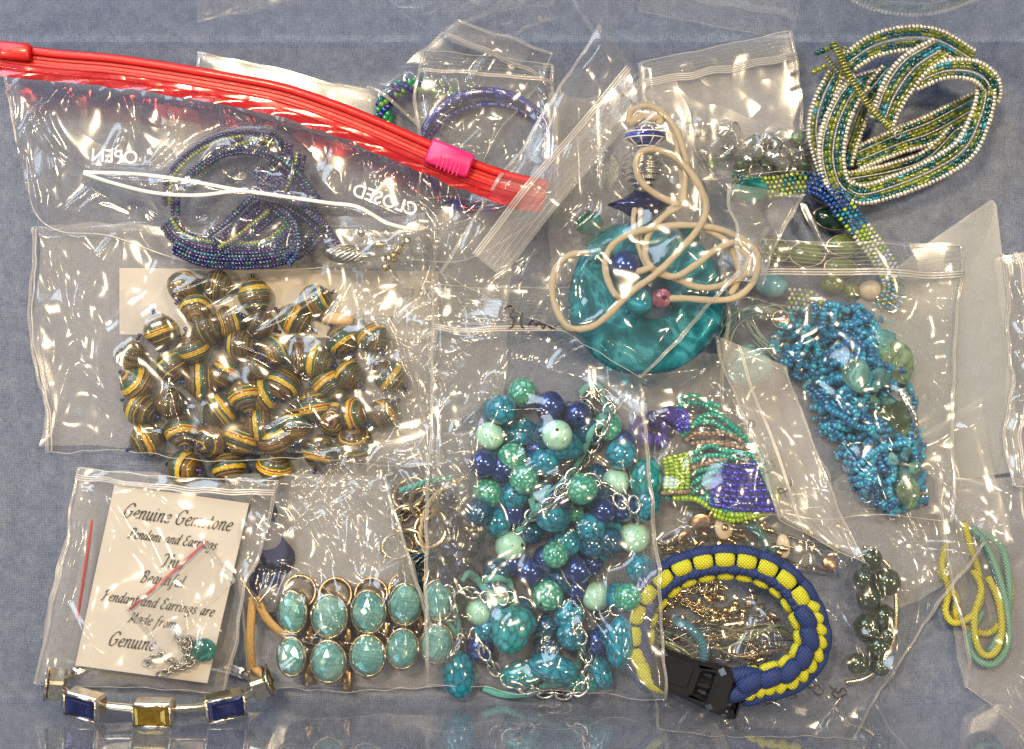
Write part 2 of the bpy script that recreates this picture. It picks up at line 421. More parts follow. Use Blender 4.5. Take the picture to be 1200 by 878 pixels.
M['slab'] = m_marble('mottled_teal_slab', [(.0, (.01, .10, .10)), (.12, (.015, .22, .25)), (.3, (.01, .30, .38)), (.6, (.10, .30, .22)), (.9, (.02, .36, .44))], .28)
M['turq'] = m_marble('pale_turquoise', [(.0, (.10, .24, .25)), (.05, (.20, .46, .50)), (.6, (.28, .56, .60))], .2)

def m_paperbead(vi):
    m, nt, out = mat('rolled_paper_stripes'); p = nd(nt, 'ShaderNodeBsdfPrincipled'); lk(nt, p.outputs[0], out.inputs[0])
    tc = nd(nt, 'ShaderNodeTexCoord'); sx = nd(nt, 'ShaderNodeSeparateXYZ'); lk(nt, tc.outputs['Object'], sx.inputs[0])
    oi = nd(nt, 'ShaderNodeObjectInfo'); vec = coords(nt)
    z = mth(nt, 'MULTIPLY', sx.outputs['Z'], 1000.0)          # mm, about -5.5..5.5
    z = mth(nt, 'ADD', z, mth(nt, 'MULTIPLY', mth(nt, 'SUBTRACT', noise(nt, vec, .35, 2), .5), .9))
    zr = mth(nt, 'ADD', z, mth(nt, 'MULTIPLY', mth(nt, 'SUBTRACT', oi.outputs['Random'], .5), 5.5))
    f = mth(nt, 'ADD', mth(nt, 'MULTIPLY', zr, 1 / 13.0), .5)
    br, ol, ye, te, rd, tn = (.055, .028, .010), (.18, .125, .025), (.60, .42, .03), (.012, .09, .085), (.36, .07, .02), (.17, .115, .05)
    dk, gr_ = (.02, .016, .012), (.05, .11, .02)
    sets = ([(0, br), (.16, ol), (.22, br), (.30, te), (.40, dk), (.44, ol), (.47, ye), (.55, rd), (.59, ye), (.62, gr_), (.66, te), (.75, br), (.80, tn), (.84, br), (.90, ol)],
            [(0, br), (.20, tn), (.24, br), (.34, ol), (.42, te), (.52, (.30, .34, .06)), (.56, ye), (.60, dk), (.66, ol), (.78, br)],
            [(0, br), (.14, dk), (.22, ol), (.30, rd), (.33, br), (.40, tn), (.46, dk), (.50, ye), (.60, te), (.68, dk), (.74, tn), (.80, br)],
            [(0, ol), (.15, br), (.35, dk), (.45, br), (.50, tn), (.54, te), (.57, br), (.66, gr_), (.70, br), (.85, ol)],
            [(0, te), (.20, br), (.30, te), (.38, (.45, .36, .10)), (.41, te), (.46, ye), (.58, rd), (.60, te), (.72, br), (.76, ye), (.78, br)])
    c1 = ramp(nt, f, sets[vi], 'CONSTANT')
    nz = nd(nt, 'ShaderNodeTexWhiteNoise', noise_dimensions='1D'); fl = mth(nt, 'FLOOR', mth(nt, 'MULTIPLY', zr, 3.4)); lk(nt, mth(nt, 'ADD', fl, mth(nt, 'MULTIPLY', oi.outputs['Random'], 99.0)), nz.inputs['W'])
    c2 = ramp(nt, nz.outputs['Value'], [(0, br), (.3, tn), (.45, (.05, .03, .02)), (.62, ol), (.74, te), (.84, tn), (.93, ye)], 'CONSTANT')
    mid = mth(nt, 'LESS_THAN', mth(nt, 'ABSOLUTE', mth(nt, 'SUBTRACT', f, .54)), .14)
    mx = nd(nt, 'ShaderNodeMix', data_type='RGBA'); fm = mth(nt, 'ADD', mth(nt, 'MULTIPLY', mid, -.66), .72); lk(nt, fm, mx.inputs['Factor']); lk(nt, c1, mx.inputs['A']); lk(nt, c2, mx.inputs['B'])
    gr = ramp(nt, noise(nt, vec, 1.6, 4), [(.3, (.6, .55, .5)), (.6, (1.15, 1.1, 1.0))])
    mu = nd(nt, 'ShaderNodeMix', data_type='RGBA', blend_type='MULTIPLY'); mu.inputs['Factor'].default_value = 1; lk(nt, mx.outputs['Result'], mu.inputs['A']); lk(nt, gr, mu.inputs['B'])
    lk(nt, mu.outputs['Result'], p.inputs['Base Color']); p.inputs['Roughness'].default_value = .3; p.inputs['Coat Weight'].default_value = .5; p.inputs['Coat Roughness'].default_value = .07
    w = mth(nt, 'SINE', mth(nt, 'MULTIPLY', z, 9.0)); lk(nt, bump(nt, w, .00006), p.inputs['Normal'])
    return m
for vi in range(5): M['paperbead%d' % vi] = m_paperbead(vi)

def m_cabochon():
    m, nt, out = mat('iridescent_cabochon'); p = nd(nt, 'ShaderNodeBsdfPrincipled'); lk(nt, p.outputs[0], out.inputs[0])
    vec = coords(nt)
    ms = []
    for an, sc_ in ((.45, 2.2), (1.75, 1.8)):
        m0 = nd(nt, 'ShaderNodeMapping'); m0.inputs['Rotation'].default_value = (0, 0, an); lk(nt, vec, m0.inputs['Vector'])
        m1_ = nd(nt, 'ShaderNodeMapping'); m1_.inputs['Scale'].default_value = (sc_, .15, .1); lk(nt, m0.outputs[0], m1_.inputs['Vector']); ms.append(m1_)
    mp, mp2 = ms
    a = noise(nt, mp.outputs[0], 1.0, 1); b = noise(nt, mp2.outputs[0], 1.0, 1); g = noise(nt, vec, .12, 1)
    f = mth(nt, 'ADD', mth(nt, 'MULTIPLY', mth(nt, 'ADD', a, b), .34), mth(nt, 'MULTIPLY', g, .35))
    c = ramp(nt, f, [(.36, (.06, .26, .28)), (.47, (.14, .42, .42)), (.56, (.26, .54, .50)), (.68, (.48, .68, .54))])
    lk(nt, c, p.inputs['Base Color']); p.inputs['Roughness'].default_value = .12; p.inputs['Coat Weight'].default_value = .6; p.inputs['Metallic'].default_value = .5
    return m
M['cab'] = m_cabochon()

def m_glass(name, color, mixd=.35, rough=.05, swirl=True):
    """coloured glass: real tinted pass-through plus body colour and gloss"""
    m, nt, out = mat(name); vec = coords(nt)
    p = nd(nt, 'ShaderNodeBsdfPrincipled'); p.inputs['Roughness'].default_value = rough; p.inputs['Coat Weight'].default_value = 1
    n = noise(nt, vec, .05, 4, .55, 2.5)
    d = tuple(x * .45 for x in color); l = tuple(min(1, x * 1.9 + .05) for x in color)
    c = ramp(nt, n, [(.35, d), (.52, color), (.60, l), (.64, color)])
    lk(nt, c, p.inputs['Base Color'])
    tr = nd(nt, 'ShaderNodeBsdfTransparent'); lk(nt, ramp(nt, n, [(.3, tuple(min(1, x * 1.6 + .08) for x in color)), (.7, tuple(min(1, x * 2.2 + .2) for x in color))]), tr.inputs[0])
    mx = nd(nt, 'ShaderNodeMixShader'); mx.inputs[0].default_value = mixd; lk(nt, tr.outputs[0], mx.inputs[1]); lk(nt, p.outputs[0], mx.inputs[2]); lk(nt, mx.outputs[0], out.inputs[0])
    lk(nt, bump(nt, noise(nt, vec, .06, 2, .5, 1.0), .0004), p.inputs['Normal'])
    return m
M['donut'] = m_glass('teal_glass', (.03, .27, .33), .48)
M['pink_glass'] = m_glass('pink_glass', (.35, .12, .18), .7)
M['aqua_glass'] = m_glass('pale_aqua_glass', (.20, .42, .40), .42)
M['blue_glass'] = m_glass('blue_glass', (.02, .30, .42), .8)
M['dark_teal_glass'] = m_glass('dark_teal_glass', (.005, .15, .14), .8)
M['navy_glass'] = m_glass('navy_faceted_glass', (.012, .016, .06), .9)
M['purple_glass'] = m_glass('purple_glass', (.06, .035, .30), .75)
M['crystal'] = film_mat('clear_crystal', .10, f0=.22, rough=.05, plain=True)
M['leaf_glass'] = m_glass('yellow_green_glass', (.22, .30, .20), .34)
M['bangle_blue'] = m_glass('blue_translucent_plastic', (.008, .02, .34), .95)
M['amber_gem'] = simple('amber_gem', (.36, .22, .01), .08, .75, 1, var=.4, nscale=.5)
M['navy_gem'] = simple('navy_gem', (.012, .018, .12), .08, .6, 1, var=.4, nscale=.5)
M['green_gem'] = simple('dark_green_gem', (.004, .03, .022), .08, 0, 1)
M['sage'] = simple('sage_stone', (.12, .16, .04), .2, 0, .7, nscale=.2, var=.4)
M['cream_stone'] = simple('cream_stone', (.55, .45, .33), .35, 0, .4, nscale=.3)
M['pale_blue'] = simple('pale_blue_bead', (.16, .42, .50), .15, 0, 1, nscale=.15)

def m_cordweave(name, color, sc=.36):
    m, nt, out = mat(name); p = nd(nt, 'ShaderNodeBsdfPrincipled'); lk(nt, p.outputs[0], out.inputs[0])
    vec = coords(nt, 1000, False)
    hs = []
    for a in (.7, -.8):
        mp = nd(nt, 'ShaderNodeMapping'); mp.inputs['Rotation'].default_value = (0, 0, a); lk(nt, vec, mp.inputs['Vector'])
        w = nd(nt, 'ShaderNodeTexWave'); w.inputs['Scale'].default_value = sc; w.inputs['Distortion'].default_value = .8; lk(nt, mp.outputs[0], w.inputs['Vector']); hs.append(w.outputs['Fac'])
    h = mth(nt, 'MULTIPLY', hs[0], hs[1])
    c = ramp(nt, h, [(0, tuple(x * .55 for x in color)), (.35, color), (1, tuple(min(1, x * 1.25 + .01) for x in color))])
    lk(nt, c, p.inputs['Base Color']); p.inputs['Roughness'].default_value = .6; p.inputs['Sheen Weight'].default_value = .03
    lk(nt, bump(nt, h, .00022), p.inputs['Normal']); return m
M['cord_cream'] = m_cordweave('cream_cord', (.74, .61, .42), .8)
M['para_blue'] = m_cordweave('blue_paracord', (.006, .03, .17))
M['para_yellow'] = m_cordweave('yellow_paracord', (.62, .62, .025))
M['cord_yellow'] = m_cordweave('yellow_cord', (.58, .52, .05))
M['cord_mint'] = m_cordweave('mint_cord', (.20, .42, .33))
M['cord_teal'] = m_cordweave('teal_cord', (.02, .17, .27))
M['gold_leather'] = simple('gold_glitter_strap', (.50, .32, .13), .4, .8, var=.4, nscale=2.5, bmp=.0001)

# ------------------------------------------------------------------ film sheets
def sines(x, y, wl, n, seed):
    r = np.random.RandomState(seed); o = np.zeros_like(x)
    for _ in range(n):
        a = r.uniform(0, 2 * PI); k = 2 * PI / (wl * r.uniform(.7, 1.5)); o += np.sin(k * (x * np.cos(a) + y * np.sin(a)) + r.uniform(0, 6.3))
    return o / math.sqrt(n)
def crumple(x, y, cell, seed, stretch=2.2, ang=None):
    """ridged field: long curved crease lines, sharp on the crest"""
    r = np.random.RandomState(seed); out = np.zeros_like(x)
    for k in range(3):
        a = r.uniform(0, PI) if ang is None else ang + k * .5
        wx = x + cell * .9 * sines(x, y, cell * 5, 4, seed + 20 + k); wy = y + cell * .9 * sines(x, y, cell * 5, 4, seed + 30 + k)
        xr = (wx * math.cos(a) + wy * math.sin(a)) / stretch; yr = -wx * math.sin(a) + wy * math.cos(a)
        out += np.clip(1 - np.abs(sines(xr, yr, cell * 2.6, 6, seed + 40 + k)) * 1.1, 0, 1) ** 1.5 * (1, .7, .5)[k]
    return out / 1.6

def fold_field(x, y, folds):
    o = np.zeros_like(x)
    for (ax, ay, bx, by, w, h, bend) in folds:
        mx, my = (ax + bx) / 2 + bend * (by - ay), (ay + by) / 2 - bend * (bx - ax)
        pts = [((1 - t) ** 2 * ax + 2 * t * (1 - t) * mx + t * t * bx, (1 - t) ** 2 * ay + 2 * t * (1 - t) * my + t * t * by) for t in np.linspace(0, 1, 7)]
        m = (x > min(p[0] for p in pts) - 4 * w) & (x < max(p[0] for p in pts) + 4 * w) & (y > min(p[1] for p in pts) - 4 * w) & (y < max(p[1] for p in pts) + 4 * w)
        if not m.any(): continue
        X, Y = x[m], y[m]; best = np.full(X.shape, 1e9); bt = np.zeros(X.shape)
        for k in range(6):
            (x0, y0), (x1, y1) = pts[k], pts[k + 1]; dx, dy = x1 - x0, y1 - y0; L2 = dx * dx + dy * dy + 1e-6
            t = np.clip(((X - x0) * dx + (Y - y0) * dy) / L2, 0, 1); d = np.hypot(X - x0 - t * dx, Y - y0 - t * dy)
            s = d < best; best[s] = d[s]; bt[s] = ((k + t) / 6)[s]
        pr = h * np.exp(-np.abs(best / w) ** 1.4) * np.sin(PI * np.clip(bt, .02, .98)) ** .5
        o[m] = np.maximum(o[m], pr) if h > 0 else o[m] + pr
    return o
def quad_uv(c, u, v):
    c = np.asarray(c, float)
    return (c[0] * (1 - u)[..., None] * (1 - v)[..., None] + c[1] * u[..., None] * (1 - v)[..., None] + c[2] * u[..., None] * v[..., None] + c[3] * (1 - u)[..., None] * v[..., None])
def film(root, name, corners, z0=2, mtl='film', seed=1, nf=40, amp=1.0, step=2.3, clear=2.0, edge=14, crum=24, folds=(), zmax=130, update=True, bow=4, flatband=None, hmsrc=None, curl=0.0):
    """one sheet of film draped over the pile; corners TL,TR,BR,BL in apparent px"""
    rs = np.random.RandomState(seed)
    zc = z0 + 10
    c = np.array([T(p[0], p[1], max(z0, min(zmax, top(p[0], p[1], 6)))) [:2] for p in corners])
    w = max(np.linalg.norm(c[1] - c[0]), np.linalg.norm(c[2] - c[3])); h = max(np.linalg.norm(c[3] - c[0]), np.linalg.norm(c[2] - c[1]))
    nu, nv = max(6, int(w / step)), max(6, int(h / step))
    u, v = np.meshgrid(np.linspace(0, 1, nu), np.linspace(0, 1, nv))
    p = quad_uv(c, u, v); x, y = p[..., 0], p[..., 1]
    bowx = bow * 1.2 * sines(x, y, 150, 3, seed + 11) + sines(x, y, 38, 3, seed + 13); bowy = bow * 1.2 * sines(x, y, 140, 3, seed + 12) + sines(x, y, 35, 3, seed + 14)
    x = x + bowx; y = y + bowy
    du = np.minimum(u, 1 - u) * w; dv = np.minimum(v, 1 - v) * h; de = np.minimum(du, dv)
    src = HM if hmsrc is None else hmsrc
    Hs = blur(dil(src, 4), 5, 2) + 1.0; Hs = np.maximum(Hs, blur(dil(src, 1), 2, 2))
    base = np.minimum(np.maximum(samp(Hs, x, y), z0), zmax)
    e = np.clip(de / edge, 0, 1); e = e * e * (3 - 2 * e)
    fl = []
    for _ in range(nf // 8):      # fans of drag lines
        a = rs.uniform(0, 1, 2); q = quad_uv(c, np.array([a[0]]), np.array([a[1]]))[0]; ang = rs.uniform(0, 2 * PI); sp = rs.uniform(8, 17); fan = rs.uniform(-.1, .1); L = rs.uniform(40, 110); bend = rs.normal(0, .08)
        for k in range(rs.randint(4, 8)):
            ox, oy = q[0] - math.sin(ang) * sp * k, q[1] + math.cos(ang) * sp * k; a2 = ang + fan * k; L2 = L * rs.uniform(.5, 1.1)
            fl.append((ox, oy, ox + L2 * math.cos(a2), oy + L2 * math.sin(a2), rs.uniform(2.4, 4.2), rs.uniform(3, 7) * amp, bend))
    for _ in range(int(nf * .55)):
        a = rs.uniform(0, 1, 2); q = quad_uv(c, np.array([a[0]]), np.array([a[1]]))[0]
        L = rs.uniform(40, 190) * rs.uniform(.5, 1); ang = rs.normal(rs.choice([.8, 2.2, 1.5]), .5)
        fl.append((q[0], q[1], q[0] + L * math.cos(ang), q[1] + L * math.sin(ang), rs.uniform(3.2, 8.5), rs.uniform(4, 12) * amp, rs.normal(0, .12)))
    for f in folds:
        a = T(f[0], f[1], zc); b = T(f[2], f[3], zc); fl.append((a[0], a[1], b[0], b[1], f[4], f[5], f[6] if len(f) > 6 else 0.0))
    wr = fold_field(x, y, fl)
    wr = wr + amp * (2 + 3.2 * sines(x, y, 95, 6, seed + 1) + 1.5 * sines(x, y, 45, 5, seed + 6)) + amp * 9.0 * crumple(x, y, crum * 3.0, seed + 2, 3.0) * np.clip(.45 + .9 * sines(x, y, 130, 5, seed + 9), .04, 1.4)
    wr = wr + amp * .25 * sines(x, y, 42, 6, seed + 3)
    if flatband is not None:
        wr = wr * np.clip((v - flatband) / .08, .12, 1)
    z = base + clear + (wr - wr.min()) * e * .9
    if curl: z = z + curl * np.clip(1 - v / .2, 0, 1) ** 2
    mb = MB(); P = Mt(np.stack([x, y, z], -1)).reshape(-1, 3)
    i, j = np.meshgrid(np.arange(nv - 1), np.arange(nu - 1), indexing='ij')
    q = np.stack([i * nu + j, (i + 1) * nu + j, (i + 1) * nu + j + 1, i * nu + j + 1], -1).reshape(-1, 4)
    mb.add(P, q)
    o = mb.build(name, M[mtl], root, hm=False)
    if update:
        t2 = np.stack([x, y, base + clear + 1], -1); hm_pts(Mt(t2))
    return o, P.reshape(nv, nu, 3)
def seam(root, G, sides='LRB', r=.42, name='seam'):
    mb = MB()
    if 'L' in sides: tube(mb, G[:, 0], r * S, 5)
    if 'R' in sides: tube(mb, G[:, -1], r * S, 5)
    if 'B' in sides: tube(mb, G[-1, :], r * S, 5)
    if 'T' in sides: tube(mb, G[0, :], r * S, 5)
    for ed, inn in (('L', G[:, 1]), ('R', G[:, -2])):
        if ed in sides: w = MB(); tube(w, inn, 1.7 * S, 6, flat=.12); w.build('side_weld', M['lip'], root, hm=False)
    return mb.build(name, M['seam'], root, hm=False)
def zipstrip(root, G, v, width=5, ridges=3, gap=2.6, mtl='zip', name='zip_strip', lip=True, span=(0, 1)):
    """press zip: flat band with ridges running across a sheet grid at row fraction v"""
    nv, nu = G.shape[:2]; k = min(nv - 2, max(1, int(v * (nv - 1)))); a, b = int(span[0] * (nu - 1)), int(span[1] * (nu - 1)) + 1
    row = G[k, a:b].copy(); d = G[k + 1, a:b] - G[k - 1, a:b]; d /= np.linalg.norm(d, axis=1)[:, None]
    row = (row + np.roll(row, 2, 0) + np.roll(row, -2, 0)) / 3; row[:2] = G[k, a:a + 2]; row[-2:] = G[k, b - 2:b]
    row[:, 2] += 1.6 * S; d[:, 2] = 0; mb = MB()
    for q in range(ridges):
        off = (q - (ridges - 1) / 2) * gap * S; tube(mb, row + d * off, 1.15 * S, 6, flat=.9)
    o = mb.build(name, M[mtl], root, hm=False)
    if lip:
        mb = MB()
        for q in range(int(k * .8)):
            if q % 2: continue
            r2 = G[max(1, k - 2 - q), a:b].copy(); r2[:, 2] += .5 * S
            tube(mb, r2, .35 * S, 4, caps=False)
        mb.build('lip_ribs', M['lip'], root, hm=False)
    return o
def loft_marks(mb, strokes, org, ang, size, width, zfun, nib=None, slant=.0, flip=False, adv=0.0, n=6):
    """pen strokes laid on a surface; strokes in units with y up"""
    ca, sa = math.cos(ang), math.sin(ang)
    for st in strokes:
        p = smoothpath(st, n) if len(st) > 2 else np.array([np.array(st[0]) * (1 - t) + np.array(st[1]) * t for t in np.linspace(0, 1, 4)], float)
        x = (p[:, 0] + adv + p[:, 1] * slant) * size; y = -p[:, 1] * size
        if flip: x = -x
        X = org[0] + x * ca - y * sa; Y = org[1] + x * sa + y * ca
        tan = np.stack([np.gradient(X), np.gradient(Y)], 1); tan /= np.linalg.norm(tan, axis=1)[:, None] + 1e-9
        if nib is None: w = np.full(len(X), width); nx, ny = -tan[:, 1], tan[:, 0]; w = w * (1 - .35 * np.abs(np.linspace(-1, 1, len(X))) ** 4)
        else:
            th = np.arctan2(-tan[:, 1], tan[:, 0]) + ang; w = width * (.52 + .85 * np.abs(np.sin(th - nib))); nx, ny = -tan[:, 1], tan[:, 0]
        z = np.array([zfun(a, b) for a, b in zip(X, Y)])
        L = np.array([Mt(T(a + c * d / 2, b + e * d / 2, k)) for a, b, c, e, d, k in zip(X, Y, nx, ny, w, z)])
        R = np.array([Mt(T(a - c * d / 2, b - e * d / 2, k)) for a, b, c, e, d, k in zip(X, Y, nx, ny, w, z)])
        m = len(X); v = np.empty((2 * m, 3)); v[0::2] = L; v[1::2] = R
        mb.add(v, [[2 * i, 2 * i + 1, 2 * i + 3, 2 * i + 2] for i in range(m - 1)])
narch = [(.12, .55), (.45, 1.0), (.7, .85), (.65, .3), (.75, 0), (.95, .15)]
GL = {
 'a': (1.0, [[(.75, .95), (.35, 1.0), (.05, .5), (.25, .02), (.6, .3), (.78, .95)], [(.78, .95), (.68, .3), (.8, .02), (1.0, .15)]]),
 'd': (1.05, [[(.75, .95), (.35, 1.0), (.05, .5), (.25, .02), (.6, .3), (.78, .95)], [(.9, 1.75), (.78, .95), (.7, .3), (.8, .02), (1.0, .15)]]),
 'e': (.85, [[(.1, .5), (.55, .6), (.68, .85), (.42, 1.0), (.1, .65), (.1, .25), (.4, .0), (.8, .2)]]),
 'n': (1.0, [[(0, .8), (.15, 1), (.12, .5), (.1, 0)], narch]),
 'm': (1.6, [[(0, .8), (.15, 1), (.12, .5), (.1, 0)], [(.12, .55), (.45, 1.0), (.68, .85), (.64, .3), (.64, 0)], [(.68, .55), (1.0, 1.0), (1.25, .85), (1.2, .3), (1.3, 0), (1.5, .15)]]),
 'u': (1.0, [[(0, .85), (.12, 1), (.1, .3), (.3, 0), (.6, .35), (.7, 1)], [(.7, 1), (.66, .3), (.76, 0), (.95, .15)]]),
 'i': (.5, [[(0, .85), (.12, 1), (.1, .3), (.2, 0), (.4, .15)], [(.1, 1.42), (.2, 1.36)]]),
 's': (.75, [[(.6, .88), (.35, 1), (.12, .8), (.3, .55), (.5, .3), (.35, .02), (0, .1)]]),
 't': (.6, [[(.2, 1.45), (.15, .3), (.3, 0), (.5, .15)], [(-.05, 1), (.5, 1.02)]]),
 'o': (.9, [[(.4, 1), (.1, .7), (.1, .25), (.35, 0), (.65, .3), (.65, .75), (.4, 1)]]),
 'r': (.75, [[(0, .8), (.15, 1), (.12, .5), (.1, 0)], [(.12, .55), (.4, .98), (.65, .9)]]),
 'g': (1.0, [[(.75, .95), (.35, 1.0), (.05, .5), (.25, .02), (.6, .3), (.78, .95)], [(.78, .95), (.68, 0), (.5, -.6), (.1, -.65), (0, -.4)]]),
 'l': (.45, [[(.15, 1.75), (.1, .4), (.2, 0), (.4, .15)]]),
 'f': (.7, [[(.75, 1.6), (.5, 1.75), (.3, 1.4), (.2, .4), (.05, -.5), (-.15, -.55)], [(0, 1), (.55, 1)]]),
 'h': (1.0, [[(.15, 1.75), (.12, .8), (.1, 0)], narch]),
 'w': (1.3, [[(0, .9), (.15, 1), (.15, .2), (.35, 0), (.6, .4), (.65, 1)], [(.65, 1), (.65, .2), (.85, 0), (1.1, .4), (1.15, 1)]]),
 'G': (1.4, [[(1.15, 1.35), (.9, 1.7), (.4, 1.55), (.05, .9), (.2, .15), (.65, 0), (1, .3), (1.05, .75)], [(.7, .76), (1.25, .8)]]),
 'P': (1.15, [[(.3, 1.65), (.25, .6), (.1, 0), (-.15, .02)], [(-.1, 1.3), (.2, 1.65), (.7, 1.7), (.95, 1.35), (.7, .95), (.3, .85)]]),
 'B': (1.2, [[(.3, 1.65), (.25, .6), (.1, 0)], [(-.1, 1.3), (.2, 1.65), (.7, 1.7), (.9, 1.35), (.65, .95), (.3, .9)], [(.5, .92), (.95, .6), (.75, .1), (.3, -.02), (0, .1)]]),
 'E': (1.05, [[(.9, 1.5), (.6, 1.7), (.2, 1.4), (.45, .95), (.6, .92)], [(.45, .92), (.05, .5), (.25, .02), (.6, 0), (.9, .3)]]),
 'T': (1.25, [[(0, 1.4), (.3, 1.68), (1.3, 1.66)], [(.8, 1.66), (.65, .6), (.5, .05), (.2, 0)]]),
 'N': (1.35, [[(-.1, .1), (.15, .1), (.3, 1.6)], [(.3, 1.6), (.9, .05)], [(.9, .05), (1.05, 1.5), (1.3, 1.68)]]),
 'M': (1.6, [[(-.1, .05), (.1, .1), (.35, 1.65)], [(.35, 1.65), (.6, .3)], [(.6, .3), (1.2, 1.65)], [(1.2, 1.65), (1.15, .2), (1.45, .1)]]),
 ' ': (.65, []),
}
XS = .74
def pen_line(root, txt, org, ang, size, width, z, mtl='ink', nib=.7, slant=.34, name='printed_line'):
    mb = MB(); adv = 0
    for ch in txt:
        w, st = GL[ch]; w *= XS; st = [[(q[0] * XS, q[1]) for q in a_] for a_ in st]
        if st: loft_marks(mb, st, org, ang, size, width, lambda a, b: z, nib, slant, adv=adv)
        adv += w + .085
    return mb.build(name, M[mtl], root, hm=False)
def block_text(root, txt, px, py, size, ang, z, mtl, flip=False, name='printed_word', thick=0.0):
    cu = bpy.data.curves.new(name, 'FONT'); cu.body = txt; cu.size = size * S; cu.align_x = 'CENTER'; cu.align_y = 'CENTER'; cu.offset = thick * S
    o = bpy.data.objects.new(name, cu); col.objects.link(o); bpy.context.view_layer.update()
    me = bpy.data.meshes.new_from_object(o); bpy.data.objects.remove(o); bpy.data.curves.remove(cu)
    w = W(px, py, z); R = Matrix.Rotation(-ang, 4, 'Z'); 
    if flip: me.transform(Matrix.Scale(-1, 4, (1, 0, 0)))
    me.transform(Matrix.Translation(w - (root.location if root else Vector())) @ R); me.materials.clear(); me.materials.append(M[mtl])
    o = bpy.data.objects.new(name, me); col.objects.link(o); o.parent = root; return o

# generic shared meshes
def lath(name, prof, mtl, n=18, smooth=True):
    v, q = lathe_mesh([(max(r, .02) * S, z * S) for r, z in prof], n); mb = MB(); mb.add(v, q); me = mb.mesh(name, smooth); me.materials.append(M[mtl]); return me
def sphere_prof(r, rz=None, m=12, hole=.12):
    rz = rz or r; return [(r * max(hole, math.sin(PI * k / m)) if 0 < k < m else r * hole, -rz * math.cos(PI * k / m)) for k in range(m + 1)]
def bead(root, me, px, py, r, rz=None, name='bead', rot=None, z=None, sink=.25, cap=120, scale=(1, 1, 1)):
    if z is None: z = top(px, py, r * .5, cap) + r * (1 - sink)
    if rot is None: rot = (random.uniform(0, 6.3), random.uniform(0, 6.3), random.uniform(0, 6.3))
    o = link(name, me, root, W(px, py, z), rot, scale); t = T(px, py, z); hm_disc(t, r, z + r); return o, z
def ring_link_mesh(name, R, r, mtl, n=12, m=6, ell=1.5):
    mb = MB(); a = np.arange(n) * 2 * PI / n
    p = np.stack([np.cos(a) * R * ell, np.sin(a) * R, np.zeros(n)], 1) * S; tube(mb, p, r * S, m, closed=True); me = mb.mesh(name); me.materials.append(M[mtl]); return me
def chain(root, me, pts, pitch, zoff=2, name='chain_link', cap=115, lay=True):
    p = smoothpath(pts, 8); p = resample(p, pitch)
    for k in range(len(p) - 1):
        x, y = (p[k] + p[k + 1])[:2] / 2; d = p[k + 1] - p[k]
        z = (top(x, y, 3, cap) if lay else 0) + zoff + (p[k][2] if p.shape[1] > 2 else 0)
        o = link(name, me, root, W(x, y, z), (random.gauss(0, .2) + (k % 2) * 1.1, random.gauss(0, .1), -math.atan2(d[1], d[0])))
        hm_disc(T(x, y, z), 4, z + 3)

# ------------------------------------------------------------------ the setting
def build_carpet():
    mb = MB(); n = 60; g = np.linspace(-2.5, 2.5, n); X, Y = np.meshgrid(g, g)
    i, j = np.meshgrid(np.arange(n - 1), np.arange(n - 1), indexing='ij')
    mb.add(np.stack([X, Y, np.full_like(X, -.0012)], -1).reshape(-1, 3), np.stack([i * n + j, i * n + j + 1, (i + 1) * n + j + 1, (i + 1) * n + j], -1).reshape(-1, 4))
    o = mb.build('carpet', M['carpet'], hm=False); o['kind'] = 'structure'
build_carpet()
def build_tub():
    t = thing('plastic_tub', 'large shallow clear plastic tub on grey blue carpet holding all the bagged jewelry', 'tub', 600, 439, 0)
    def rr(x0, y0, x1, y1, r, z, n=8):
        o = []
        for cx, cy_, a0 in ((x1 - r, y1 - r, 0), (x0 + r, y1 - r, 90), (x0 + r, y0 + r, 180), (x1 - r, y0 + r, 270)):
            for k in range(n + 1):
                a = math.radians(a0 + 90 * k / n); o.append((cx + r * math.cos(a), cy_ + r * math.sin(a), z))
        return np.array(o)
    def ringset(rings):
        mb = MB(); n = len(rings[0]); v = np.concatenate([Mt(r) for r in rings]); q = []
        for i in range(len(rings) - 1):
            for j in range(n): q.append([i * n + j, i * n + (j + 1) % n, (i + 1) * n + (j + 1) % n, (i + 1) * n + j])
        mb.add(v, q); return mb
    x0, y0, x1, y1 = -35, 44, 1240, 822
    base = [rr(x0 + 14 * (1 - math.sin(a)), y0 + 14 * (1 - math.sin(a)), x1 - 14 * (1 - math.sin(a)), y1 - 14 * (1 - math.sin(a)), 30, 0.6 + 14 * (1 - math.cos(a))) for a in np.linspace(0, PI / 2, 9)]
    wall = [base[-1]] + [rr(x0 - k * 14, y0 - k * 14, x1 + k * 14, y1 + k * 14, 30 + k * 20, 14.6 + k * 186) for k in (.25, .5, .75, 1)]
    ringset(base).build('rounded_base', M['tub_floor'], t, hm=False)
    ringset(wall).build('wall_panel', M['tub'], t, hm=False)
    fl = rr(x0 + 14, y0 + 14, x1 - 14, y1 - 14, 30, 0.6); mb = MB(); n = len(fl); ctr = Mt([(x0 + x1) / 2, (y0 + y1) / 2, .6])
    mb.add(np.vstack([Mt(fl), ctr]), None, [[j, (j + 1) % n, n] for j in range(n)]); mb.build('floor_panel', M['tub_floor'], t, smooth=False, hm=False)
    mb = MB(); tube(mb, Mt(rr(x0 - 16, y0 - 16, x1 + 16, y1 + 16, 50, 201)), 4 * S, 8, closed=True); mb.build('rim', M['seam'], t, hm=False)
build_tub()

